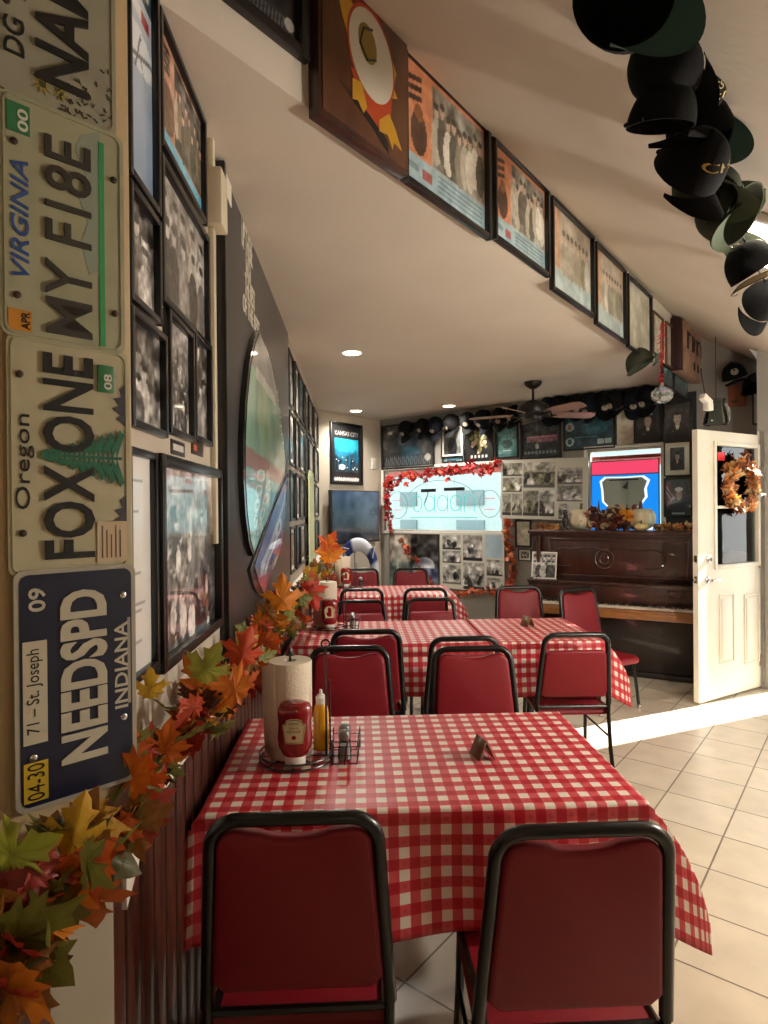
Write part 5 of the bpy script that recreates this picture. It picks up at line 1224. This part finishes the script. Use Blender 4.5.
# ================================================================== CAPS
def cap_mesh(crown,visor,under,lab,name='ball_cap',group=None,letters=None,scale=1.0,patch=None):
    t=thing(name,lab,'cap',(0,0,0),0,group); S=scale
    # crown shell
    b=MB(); n=36; vs=[];fs=[]; rings=9; cols=[]
    for side,rr in ((0,1.0),(1,.955)):
        for i in range(rings+1):
            a=PI/2*i/rings
            for k in range(n):
                th=2*PI*k/n; seam=1-.012*(abs(math.cos(3*th))**24)
                x=.086*math.cos(a)**.85*math.cos(th)*rr*seam; y=.102*math.cos(a)**.85*math.sin(th)*rr*seam+.01*math.sin(a); z=.118*math.sin(a)**.92*rr
                if th>PI/4 and th<3*PI/4: z*=1.04
                vs.append((x*S,y*S,z*S))
    w=(rings+1)*n
    for sd in (0,1):
        for i in range(rings):
            for k in range(n): l=(k+1)%n; q=(sd*w+i*n+k,sd*w+i*n+l,sd*w+(i+1)*n+l,sd*w+(i+1)*n+k); fs.append(q if sd==0 else q[::-1])
    for k in range(n): l=(k+1)%n; fs.append((k,w+k,w+l,l))
    b.add(vs,fs); b.build('crown',crown,t,ang=80)
    # visor
    b=MB(); vs=[];fs=[]; nu=18; nv=5
    for j in range(nv+1):
        for i in range(nu+1):
            th=R(20+140*i/nu); f=j/nv
            x=.084*math.cos(th)*(1+.0*f)+ .0; y=.100*math.sin(th)
            ox=x*(1-.06*f); oy=y+f*.075*math.sin(R(180*i/nu))**.6
            z=-.004-.022*((ox/.084)**2)-.012*f
            vs.append((ox*S,oy*S,z*S))
    m=len(vs); vs+=[(x,y,z-.004*S) for x,y,z in vs]; W=nu+1
    for j in range(nv):
        for i in range(nu):
            q=(j*W+i,j*W+i+1,(j+1)*W+i+1,(j+1)*W+i); fs.append(q)
    bt=MB(); bt.add(vs[:m],list(fs)); v=bt.build('visor',visor,t,ang=80)
    bu=MB(); bu.add(vs[m:],[f[::-1] for f in fs]); u=bu.build('visor_lining',under,v,ang=80)
    b=MB(); b.lathe([(.008*S,.118*S),(.007*S,.124*S),(.001,.126*S)],10,c=(0,.01*S,0)); b.build('button',visor,t)
    b=MB(); b.tube([(-.035*S,-.098*S,.004*S),(0,-.109*S,.0),(.035*S,-.098*S,.004*S)],.006*S,6); b.build('strap',visor,t)
    if patch:
        pb=MB(); pb.lathe([(.026*S,0),(.024*S,.003)],16,M=Matrix.Rotation(R(-68),4,'X'),c=(0,.096*S,.055*S)); pb.build('badge',patch,t)
    if letters:
        for li,s in enumerate(letters):
            o=text('lettering',s,mat('cap_gold','#a58a3c',.5),t,-.045*S,(.062-.032*li)*S,.045*S,(.082-.032*li)*S,y=0,ext=.002)
            for vv in o.data.vertices:
                x,y,z=vv.co; a_=math.asin(min(.98,z/(.118*S))); rad=math.cos(a_)**.85; yy=.102*S*rad*math.sqrt(max(.05,1-(x/(.086*S*rad+1e-6))**2))+.0025+.01*math.sin(a_)*S-y*.5
                vv.co=(-x,yy,z)
    return t
M_cb=mat('cap_black','#060607',.9,spec=.2,bump=.2,bscale=200); M_cg=mat('cap_green_lining','#1d3f36',.8); M_co=mat('cap_olive','#2f3424',.85,bump=.2,bscale=200); M_cn=mat('cap_navy','#090d16',.9,spec=.2); M_og=mat('lining_olive','#3a4630',.8); M_ct=mat('cap_tan','#8c7a5c',.85); M_cbr=mat('cap_brown','#3c2f24',.85)
M_badge=mat('cap_badge','#8a8272',.6); M_cred=mat('cap_maroon','#3a1214',.85)
mats=[(M_cb,M_cb,M_cg),(M_cb,M_cb,M_cb),(M_cn,M_cn,M_og),(M_co,M_co,M_og)]
# string of caps under the sloping ceiling: (px u,v, rx, ry, rz, crown, visor, lining, label, letters)
Mt=lambda rx,ry,rz_: (Matrix.Rotation(R(rz_),4,'Z')@Matrix.Rotation(R(ry),4,'Y')@Matrix.Rotation(R(rx),4,'X'))
fdir=ST.d
def capline(u,v):
    # point on the vertical plane of the string
    return SPL.hit(u,v)
s0_=fwd((650-384)/FPX*1.3,1.3); SPL=Plane(s0_,AZ)
caplist=[(634,8,40,-10,205,0,'black cap with teal visor lining, nearest of the string at the top right',None,1.12),
(676,28,20,30,60,4,'dark cap with pale camouflage side, second in the string of caps',None,.95),
(664,72,70,-20,190,1,'black cap hanging visor down, third in the string of caps',None,1.0),
(704,74,8,10,120,1,'black cap with two lines of gold letters, upper right of the string',['USS FO','CH'],1.0),
(668,108,10,25,235,2,'black cap with open back strap, left side of the string',None,.9),
(706,128,35,10,150,0,'black cap with green visor lining under the gold lettered cap',None,1.0),
(700,160,0,0,140,1,'black cap with gold letters CH in the middle of the string',['CH'],1.05),
(742,170,60,-10,115,1,'dark cap pointing down at the right edge of the string middle',None,1.1),
(716,188,25,0,165,3,'olive lined cap with short visor below the string middle',None,1.0),
(722,214,65,10,225,5,'olive green cap showing its wide visor, lower part of the string',None,1.2),
(752,235,30,0,160,3,'olive cap with small badge, right of the wide olive visor',None,1.1),
(746,262,-20,0,170,6,'black cap with tan and brown visor near the bottom of the string',None,1.15),
(766,300,20,10,190,2,'navy cap with teal detail, lowest of the string at the right edge',None,1.1)]
cm=[(M_cb,M_cb,M_cg),(M_cb,M_cb,M_cb),(M_cb,M_cb,M_cb),(M_co,M_co,M_og),(mat('cap_camo','#4a4638',.9,noise=.5,nscale=30),M_ct,M_cb),(M_co,M_og,M_og),(M_cb,M_ct,M_cbr)]
def orient(o,a,b_):
    # a: crown direction, b_: visor direction, both as (right, forward, up) of the view
    A_=RT*a[0]+FW*a[1]+UP*a[2]; B2=RT*b_[0]+FW*b_[1]+UP*b_[2]; B2.normalize(); A_=(A_-B2*A_.dot(B2)).normalized(); X_=B2.cross(A_)
    o.rotation_euler=Matrix((X_,B2,A_)).transposed().to_euler()
dirs=[((-.3,.5,.6),(.7,-.1,-.55)),((.8,-.4,.2),(.2,.1,-.9)),((-.6,-.5,-.1),(.5,-.2,-.8)),((-.1,-.8,.25),(.5,-.25,-.8)),((0,-.3,.9),(.8,.3,.1)),((-.2,.5,.7),(.8,-.1,-.4)),((.1,-.8,.4),(.3,-.4,-.8)),
 ((.6,-.5,.3),(.5,0,-.8)),((-.1,.5,.8),(.8,-.3,-.35)),((.3,.5,.6),(-.75,-.3,-.5)),((.3,-.7,.4),(-.1,-.5,-.8)),((.1,.3,.9),(-.6,-.4,-.4)),((.2,-.6,.5),(-.3,-.3,-.8))]
for (u,v,rx,ry,rz_,k,lab,lt,S),(da,db) in zip(caplist,dirs):
    c=cap_mesh(*cm[k if k<7 else 0],lab,letters=lt,scale=S,group='caps strung under the sloping ceiling',patch=M_badge if k==3 else None)
    s,z=SPL.hit(u,v); p=SPL.pt(s,z); orient(c,da,db)
    A_=c.rotation_euler.to_matrix()@Vector((0,.02,.05)); S2=.9; c.scale=(S2,)*3; dep=(p-CP).dot(fc); p=at(u,v,dep*(.90 if lt else 1)); c.location=p-A_*S*S2
t=thing('cap_string','dark cord along which the caps hang under the sloping ceiling','cord',SPL.pt(-.4,2.60),SPL.rz)
b=MB(); b.tube([(0,0,.06),(1.0,0,.0),(2.0,0,-.02),(3.2,0,.06)],.004,6)
for x in (.0,1.0,2.0,3.2): b.tube([(x,0,.0),(x,0,ceil_hi(SPL.pt(-.4+x,0))-2.60+.02)],.0025,5)
b.build('cord',M_black,t)
# row of caps along the top of the window wall
us=[407,424,436,452,468,484,500,516,548,562,577,592,604,617,634,648]
orn=['first','second','third','fourth','fifth','sixth','seventh','eighth','ninth','tenth','eleventh','twelfth','thirteenth','fourteenth','fifteenth','sixteenth']
pro=[]
for i,u in enumerate(us):
    vv=437-(u-400)*.135 if u<530 else 416-(u-540)*.10
    if i<3: c=cap_mesh(*mats[i],'x',patch=M_badge,scale=1.25 if i!=1 else 1.2); pro.append(c)
    else: c=dup(pro[i%3])
    k=1.0 if u<530 else 1.08
    c['label']=f'dark ball cap under the ceiling, {orn[i]} from the left along the window wall'; c['group']='caps along the top of the window wall'
    s,z=WW.hit(u,vv-6,.06); c.location=WW.pt(s,min(z,LOWZ-.13),.06); c.rotation_euler=(R(-58+8*math.sin(i*2.1)),R(6*math.sin(i*1.7)),WW.rz+PI+R(20*math.sin(i*3.3)))
    c.scale=(k,k,k)
# green cap under the soffit corner + caps right of the sign
c=cap_mesh(M_co,M_co,mat('lining_teal','#2a5c4c',.8),'olive cap with green lining hanging at the soffit corner by the glass pumpkin',scale=1.15); p=at(641,366,4.9); c.location=p; c.rotation_euler=Mt(28,10,215).to_euler()
c=cap_mesh(M_cb,M_cb,M_cb,'black cap above the white door, left of two',scale=1.3,patch=M_badge); s,z=WW.hit(735,378,.16); c.location=WW.pt(s,z,.16); c.rotation_euler=Mt(-15,15,R(0)+150).to_euler()
c=cap_mesh(M_cb,M_cb,M_cb,'black cap above the white door, right of two beside the matted photo',scale=1.25); s,z=WW.hit(756,388,.16); c.location=WW.pt(s,z,.16); c.rotation_euler=Mt(20,-10,200).to_euler()
# terracotta plaque and glass things under the sign
q=WW.rect(728,385,405,746,385,408,.03); t=thing('clay_plaque','reddish clay plaque on the wall below the black caps','plaque',WW.pt(q[0],q[2]),WW.rz)
b=MB(); b.bx(0,q[1]-q[0],-.04,0,0,q[3]-q[2],.01); b.build('slab',mat('clay','#8a4f38',.7,noise=.1),t)
b=MB(); b.box(((q[1]-q[0])*.35,-.045,.05),(.05,.02,.03),.005); b.build('relief',mat('clay2','#6a3a2a',.7),t)
M_orn=glassmat('ornament_glass','#d8e0de'); M_tin=mat('red_tinsel','#b0141e',.3,metal=.4)
p=at(662,395,4.6); t=thing('glass_pumpkin','clear glass pumpkin hanging on red tinsel at the soffit corner','ornament',p,0)
b=MB(); n=48; vs=[];fs=[]
for i in range(13):
    a=PI*i/12
    for k in range(n): th=2*PI*k/n; q=.078*math.sin(a)**.85*(1-.10*abs(math.cos(4*th))**2); vs.append((q*math.cos(th),q*math.sin(th),-.062*math.cos(a)))
for i in range(12):
    for k in range(n): l=(k+1)%n; fs.append((i*n+k,i*n+l,(i+1)*n+l,(i+1)*n+k))
b.add(vs,fs); b.build('globe',mat('clear_glass','#dfe6e4',.05,trans=.85,spec=.8),t)
b=MB(); b.tube([(0,0,.05),(0,0,.09)],.015,8); b.build('cap',M_foil,t)
top=LOWZ+.08-p.z; b=MB(); b.tube([(0,0,.08),(-.01,0,.16),(.005,0,.24),(-.01,0,top*.7),(.01,.02,top)],.003,6)
rn=random.Random(9)
for k in range(90):
    z=.07+(top-.07)*rn.random(); 
    if .17<z<.22: continue
    a=rn.random()*6.3; r=rn.uniform(.01,.04); b.tube([(0,0,z),(r*math.cos(a),r*math.sin(a),z+rn.uniform(-.03,.01))],.003,4)
b.build('tinsel',M_tin,t)
p=at(716,412,4.9); t=thing('glass_pitcher','clear glass pitcher hanging upside down under the sign','glass pitcher',p,R(20))
b=MB(); b.lathe([(.09,-.10),(.095,-.09),(.075,.0),(.06,.06),(.07,.10),(.066,.10),(.056,.06),(.070,.0),(.088,-.09)],28,capb=False,capt=False); b.build('vessel',M_orn,t)
b=MB(); b.tube([(.08,0,-.06),(.15,0,-.05),(.155,0,.02),(.12,0,.07),(.065,0,.07)],.009,8); b.build('handle',mat('clear_glass','#dfe6e4'),t)
b=MB(); b.tube([(0,0,.10),(0,0,.10+(2.95-p.z)-.10)],.003,5); b.build('cord',M_black,t)
p=at(706,400,4.7); t=thing('plastic_bracket','small white plastic fitting under the wooden sign','bracket',p,R(30))
b=MB(); b.box((0,0,0),(.12,.05,.05),.008,M=Matrix.Rotation(R(25),4,'Y')); b.box((.03,0,-.05),(.07,.05,.06),.008); b.build('body',M_white,t)
b=MB(); b.tube([(0,0,0),(-.02,.03,.24)],.004,5); b.build('rod',M_black,t)
for i,(uL,uR,vt,vb) in enumerate(((664,676,372,392),(676,694,376,402))):
    s0,s1=ST.hit(uL,380,-.0)[0],ST.hit(uR,388,-.0)[0]; z1=LOWZ-.003; z0=z1-.20
    framed(ST,'hanging_frame',('left' if i==0 else 'right')+' one of two dark glassy frames hanging below the soffit edge','picture',(s0,s1,z0,z1),'teal_cover',90+i,.02,off=-.03)
# ================================================================== CORNER: life ring, plant
p=on_z(358,590,0); z=8.15
c0=at(358,572,7.9); t=thing('life_ring','white and blue life ring standing in the far corner by the plant','life ring',c0,KC.rz*0)
rr=(377-340)/2/FPX*7.9*.92; tor=MB(); n=48; sg=14; vs=[];fs=[];cols=[]
W_=lin('#c9cdd6'); Bl=lin('#1e2f6e')
for i in range(n):
    a=2*PI*i/n; col=Bl if (i%12) in (3,4,5,6) else W_
    for k in range(sg):
        bb=2*PI*k/sg; r=rr*1.0+.055*math.cos(bb); vs.append((r*math.cos(a),.05*math.sin(bb),r*1.62*math.sin(a))); cols.append(col)
for i in range(n):
    for k in range(sg): j=(i+1)%n; l=(k+1)%sg; fs.append((i*sg+k,i*sg+l,j*sg+l,j*sg+k))
tor.add(vs,fs,cols); tor.build('ring',mat('ring_vinyl','#ffffff',.4,attr=True),t)
b=MB(); 
for a in (45,135,225,315): b.tube([((rr+.0)*math.cos(R(a-14)),-.058,rr*1.62*math.sin(R(a-14))),((rr+.085)*math.cos(R(a)),-.03,(rr+.085)*1.5*math.sin(R(a))),(rr*math.cos(R(a+14)),-.058,rr*1.62*math.sin(R(a+14)))],.008,6)
b.build('grab_rope',M_white,t)
# cabinet in the corner that carries them
cb=thing('side_cabinet','low dark cabinet in the far corner under the life ring','cabinet',(c0.x+.05,c0.y,0),0)
zc=c0.z-rr*1.62-.058; b=MB(); b.bx(-.38,.42,-.2,.2,.05,zc-.02,.01); b.build('body',M_pd,cb); b=MB(); b.bx(-.40,.44,-.22,.21,zc-.02,zc,.005); b.build('top',M_pd,cb)
for x in (-.18,.22): b=MB(); b.bx(x-.18,x+.18,-.212,-.2,.08,zc-.05,.006); d=b.build('door_panel',M_pw,cb); b=MB(); b.lathe([(.012,0),(.014,.02),(.001,.025)],10,M=Matrix.Rotation(R(90),4,'X'),c=(x+.14,-.212,zc*.6)); b.build('knob',M_brass,d)
t=thing('potted_plant','green arching leafy plant in front of the life ring','plant',(c0.x+.20,c0.y-.26,zc-.12),0)
b=MB(); b.lathe([(.07,0),(.09,.10),(.10,.11),(.085,.11)],20); b.build('pot',mat('pot_clay','#6a4030',.7),t)
b=MB(); rn=random.Random(4)
for k in range(46):
    a=rn.random()*6.3; L_=rn.uniform(.22,.42); up=rn.uniform(.35,1.1); vs=[];fs=[]
    for i in range(7):
        f=i/6; r=L_*f*math.cos(up*(1-.5*f)); z=.1+L_*f*math.sin(up)*(1.3-f*.95); wd=.016*math.sin(PI*min(1,f*.92+.08))
        vs+= [(r*math.cos(a)-wd*math.sin(a),r*math.sin(a)+wd*math.cos(a),z),(r*math.cos(a)+wd*math.sin(a),r*math.sin(a)-wd*math.cos(a),z)]
    cc=lin(rn.choice(['#4a5a34','#5f6e44','#37462a','#7a8458'])); b.add(vs,[(2*i,2*i+1,2*i+3,2*i+2) for i in range(6)],[cc]*14)
b.build('leaves',mat('plant_leaf','#4a5a34',.5,attr=True),t)
# ================================================================== LICENCE PLATES
def PLR(u,v,off=.024): return CBP.hit(u,v,off)
M_stk=lambda n,c: mat(n,c,.45)
M_bolt=mat('rust_bolt','#3a2a20',.6,metal=.4)
def plate(lab,s0,z0,bg,name='licence_plate',off=0,rim=None):
    w,h=.152,.305
    t=thing(name,lab,'licence plate',CBP.pt(s0,z0,.0005+off),CBP.rz,'licence plates on the cream board')
    pl=arc(w-.012,h-.012,.012,0,90,5)+arc(.012,h-.012,.012,90,180,5)+arc(.012,.012,.012,180,270,5)+arc(w-.012,.012,.012,270,360,5)
    b=MB(); b.prism(pl,-.003,0); b.build('plate',rim or bg,t)
    def ins(d): return [(d+(x)*(w-2*d)/w,d+z*(h-2*d)/h) for x,z in pl]
    if rim: b=MB(); b.prism(ins(.006),-.0036,-.0028); b.build('field',bg,t)
    else:
        b=MB(); q=ins(.004); q2=ins(.006); n=len(q); vs=[(x,-.0045,z) for x,z in q]+[(x,-.0045,z) for x,z in q2]+[(x,-.003,z) for x,z in q]+[(x,-.003,z) for x,z in q2]
        fs=[]
        for i in range(n): j=(i+1)%n; fs+=[(i,j,n+j,n+i),(2*n+i,i,j,2*n+j),(n+i,n+j,3*n+j,3*n+i)]
        b.add(vs,fs); b.build('raised_edge',bg,t)
    return t
def bolt(t,x,z,m=M_bolt,r=.0045): b=MB(); b.lathe([(r,0),(r,.002),(r*.6,.003),(.0002,.0032)],12,M=Matrix.Rotation(R(90),4,'X'),c=(x,-.003,z)); b.build('bolt',m,t)
blkp=mat('plate_black','#121212',.4); nav=mat('plate_navy','#0a132e',.4,coat=.2,noise=.12,nscale=30); slv=mat('plate_silver','#9c978a',.4,metal=.0,noise=.08,nscale=40)
org=mat('oregon_cream','#a9a387',.45,noise=.10,nscale=25); vir=mat('virginia_cream','#98977c',.45,noise=.12,nscale=22); kan=mat('kansas_cream','#8d8a78',.45,noise=.12,nscale=20)
# positions from the photo
sI,zI=PLR(14,575); sIr,_=PLR(132,562); zI=(PLR(14,575)[1]+PLR(132,562)[1])/2
sI=-.152-.002
# Indiana (top edge zI)
t=plate('blue Indiana licence plate reading NEEDSPD, lowest on the cream board',sI,zI-.305,nav,off=.006,rim=slv)
W_,H_=.152,.305
text('lettering','NEEDSPD',mat('plate_text_cream','#b0aa98',.4),t,.052,.048,.112,.275,y=-.0036,ext=.002,up=True,bold=.035)
text('lettering','INDIANA',MATS['plate_text_cream'],t,.122,.105,.140,.225,y=-.0036,ext=.0005,up=True,bold=.015)
b=MB(); b.bx(.009,.037,-.0042,-.0036,.085,.215); b.build('county_sticker',mat('sticker_cream','#b4ac98',.5),t,smooth=False)
text('lettering','71 – St. Joseph',blkp,t,.013,.098,.032,.205,y=-.0043,ext=.0004,up=True)
text('lettering','09',MATS['plate_text_cream'],t,.016,.252,.036,.282,y=-.0037,ext=.0005,up=True,bold=.02)
b=MB(); b.bx(.009,.037,-.0042,-.0036,.012,.062); b.build('year_sticker',mat('sticker_yellow','#b79a1c',.5),t,smooth=False)
text('lettering','04-30',blkp,t,.013,.014,.033,.060,y=-.0043,ext=.0004,up=True)
b=MB(); b.bx(.140,.144,-.0041,-.0036,.11,.23); b.build('barcode_strip',mat('sticker_grey','#8f8b80',.5),t,smooth=False)
for x,z in ((.020,.068),(.134,.262),(.134,.092)): bolt(t,x,z,M_chrome)
# Oregon
zO=(PLR(5,330)[1]+PLR(125,347)[1])/2; sO=-.152-.006
t=plate('cream Oregon licence plate reading FOX ONE with green tree',sO,zO-.305,org,off=.002)
text('lettering','FOX ONE',blkp,t,.040,.02,.103,.288,y=-.0036,ext=.0025,up=True,bold=.018)
text('lettering','Oregon',blkp,t,.008,.085,.030,.205,y=-.0036,ext=.0006,up=True)
b=MB(); gr=mat('tree_green','#0f5a40',.5); z=.155; rn=random.Random(2)
b.bx(.038,.140,-.0056,-.0048,z-.002,z+.002)
for k in range(16):
    x=.040+.0062*k; L_=.006+.0016*k*(.7+.5*(k%2)); 
    for s in (-1,1): b.prism([(x,z+s*.001),(x+.010,z+s*L_*.95),(x+.004,z+s*L_*1.15),(x-.002,z+s*L_*.6)][::s],-.0058-.00002*k,-.0050)
b.build('tree_emblem',gr,t)
for zz in (.075,.23): 
    b=MB(); b.prism([(.148,zz-.03),(.146,zz+.03),(.138,zz+.022),(.141,zz+.012),(.130,zz+.008),(.138,zz),(.128,zz-.006),(.140,zz-.014),(.133,zz-.02)][::-1],-.0040,-.0032); b.build('mountain_marks',mat('mountain_dark','#33303a',.5),t)
b=MB(); b.bx(.108,.130,-.0058,-.0035,.245,.282,.001); b.build('year_sticker',mat('sticker_green','#2a6a40',.5),t); text('lettering','08',mat('plate_white','#c4c2b4',.5),t,.116,.249,.127,.270,y=-.0059,ext=.0004,up=True,bold=.02)
b=MB(); b.bx(.106,.146,-.0045,-.0035,.012,.068); b.build('paper_note',mat('note_paper','#b8a486',.6),t,smooth=False)
b=MB(); 
for k in range(5): b.bx(.112+.006*k,.1135+.006*k,-.0049,-.0045,.018,.062-.006*(k%3))
b.build('note_lines',mat('note_ink','#55443a',.6),t,smooth=False)
for x,z in ((.014,.255),(.016,.055)): bolt(t,x,z)
# Virginia
zV=(PLR(0,93)[1]+PLR(115,132)[1])/2; zV=zO-.004+.305; sV=-.152-.012
t=plate('weathered Virginia licence plate reading MY F18E, second from the top',sV,zV-.305,vir,off=.004)
text('lettering','MY F18E',mat('plate_faded','#2f2c26',.45),t,.050,.012,.108,.268,y=-.0036,ext=.0025,up=True,bold=.006)
text('lettering','VIRGINIA',mat('plate_blue','#2b4a86',.45),t,.012,.075,.032,.222,y=-.0036,ext=.0006,up=True,shear=.25,bold=.01)
b=MB(); b.bx(.118,.125,-.0040,-.0034,.006,.285); b.build('green_stripe',mat('stripe_green','#2f8a52',.5),t,smooth=False)
b=MB(); b.prism([(.105,.10),(.120,.11),(.120,.30),(.096,.285),(.088,.262),(.102,.23),(.092,.20),(.104,.17),(.094,.14)][::-1],-.0035,-.0029); b.build('hill_print',mat('hill_grey','#828c7c',.5),t)
b=MB(); b.bx(.008,.034,-.0042,-.0036,.255,.292); b.build('year_sticker',MATS['sticker_green'],t,smooth=False); text('lettering','00',MATS['plate_white'],t,.020,.258,.032,.286,y=-.0043,ext=.0004,up=True,bold=.02)
b=MB(); b.bx(.008,.034,-.0042,-.0036,.008,.034); b.build('month_sticker',mat('sticker_orange','#b87a1c',.5),t,smooth=False); text('lettering','APR',blkp,t,.022,.010,.032,.032,y=-.0043,ext=.0004,up=True,bold=.02)
for x,z in ((.016,.243),(.018,.052),(.138,.24),(.138,.055)): bolt(t,x,z)
# Kansas
zK=zV-.004+.305; sK=-.152-.020
t=plate('worn Kansas licence plate with NAM letters and sunflower, topmost',sK,zK-.305,kan,off=.001)
text('lettering','NAM',blkp,t,.050,.035,.115,.195,y=-.0036,ext=.0025,up=True,bold=.02)
text('lettering','DG',blkp,t,.014,.052,.038,.098,y=-.0036,ext=.001,up=True,bold=.01)
text('lettering','Kansas',mat('kansas_ink','#35302c',.45),t,.014,.125,.040,.280,y=-.0036,ext=.0006,up=True,shear=.3,bold=.01)
b=MB(); sf_=mat('sunflower_yellow','#9a8a2c',.5)
for cx_,cz_,r in ((.058,.030,.014),(.080,.028,.010)):
    for k in range(10): a=2*PI*k/10; b.prism([(cx_+.3*r*math.cos(a-.3),cz_+.3*r*math.sin(a-.3)),(cx_+r*math.cos(a),cz_+r*math.sin(a)),(cx_+.3*r*math.cos(a+.3),cz_+.3*r*math.sin(a+.3))][::-1],-.0042-.00001*k,-.0034)
b.build('sunflower',sf_,t)
b=MB(); rn=random.Random(8)
b.bx(.054,.062,-.0046,-.004,.026,.034)
for k in range(46):
    x=rn.uniform(.075,.145); z=rn.uniform(.006,.03+ (x-.075)*1.1); b.box((x,-.0038,z),(.006,.001,.0016),M=Matrix.Rotation(rn.uniform(0,3),4,'Y'))
b.build('wheat_marks',mat('wheat_brown','#3a3424',.6),t)
bolt(t,.018,.115)
# ================================================================== ADDED FILL LAMPS OUT OF FRAME, ROOF LIGHT, CAMERA
rp=on_slope(762,238); 
nsl=(ST.n*SL+UP).normalized()
t=thing('ceiling_light_panel','bright white light panel in the sloping ceiling behind the caps','ceiling light',rp,0)
ex=ST.d; ez=-nsl; ey=ez.cross(ex)
Mr=Matrix((ex,ey,ez)).transposed()
t.rotation_euler=Mr.to_euler()
b=MB(); b.bx(-.32,.32,-.16,.16,-.0,.03,.006); b.build('housing',M_white,t)
b=MB(); b.bx(-.29,.29,-.13,.13,.028,.034); b.build('diffuser',emis('panel_glow','#fff3dc',9),t,smooth=False)
hang_fill_lamp(fwd(.30,1.55),.30,0.1,'x') if False else None
LIGHTS=[]
def pl_(lab,loc,e,drop=.35,col=(1,.78,.55)):
    hang_fill_lamp(loc,drop,e,lab,col)
pl_('added white shaded fill lamp, unseen, behind the camera on the right',fwd(1.6,-.6),8)
pl_('added white shaded fill lamp, unseen, behind the camera on the left',fwd(.2,-1.5),5)
def fill_globe(p,drop,e,lab):  # bare globe added out of view to light the sloping ceiling
    z=ceil_hi(p); t=thing('fill_globe',lab,'lamp',(p.x,p.y,z),0)
    b=MB(); b.tube([(0,0,0.02),(0,0,-drop)],.005,6); b.build('cord',M_black,t)
    b=MB(); b.lathe([(.02,-drop-.13),(.06,-drop-.11),(.075,-drop-.07),(.06,-drop-.03),(.025,-drop)],20); b.build('globe',emis('fill_globe_glow','#ffe2b8',8),t)
    for q,ee in ((-drop-.20,e),):
        l=bpy.data.lights.new('fill_globe_light','POINT'); l.energy=ee; l.shadow_soft_size=.05; l.color=(1,.91,.80)
        o=bpy.data.objects.new('fill_globe_light',l); COL.objects.link(o); o.location=(p.x,p.y,z+q)
fill_globe(fwd(2.15,1.75),.12,120,'added round fill lamp, unseen, hanging from the sloping ceiling at the far right')
fill_globe(fwd(3.1,3.0),.10,65,'added round fill lamp, unseen, near the doorway on the sloping ceiling')
cam=bpy.data.cameras.new('camera'); co=bpy.data.objects.new('camera',cam); COL.objects.link(co); sc.camera=co
cam.sensor_fit='HORIZONTAL'; cam.sensor_width=36; cam.lens=36*FPX/768; cam.clip_start=.05; cam.clip_end=100
Mc=Matrix((rc,uc,-fc)).transposed().to_4x4(); Mc.translation=CP; co.matrix_world=Mc
sc.view_settings.view_transform='Standard'; sc.view_settings.look='None'; sc.view_settings.gamma=1; sc.view_settings.use_curve_mapping=False; sc.view_settings.exposure=.12
sc.cycles.use_denoising=True; sc.cycles.max_bounces=8; sc.cycles.diffuse_bounces=5; sc.cycles.transparent_max_bounces=12; sc.cycles.sample_clamp_indirect=6; sc.cycles.caustics_reflective=False; sc.cycles.caustics_refractive=False
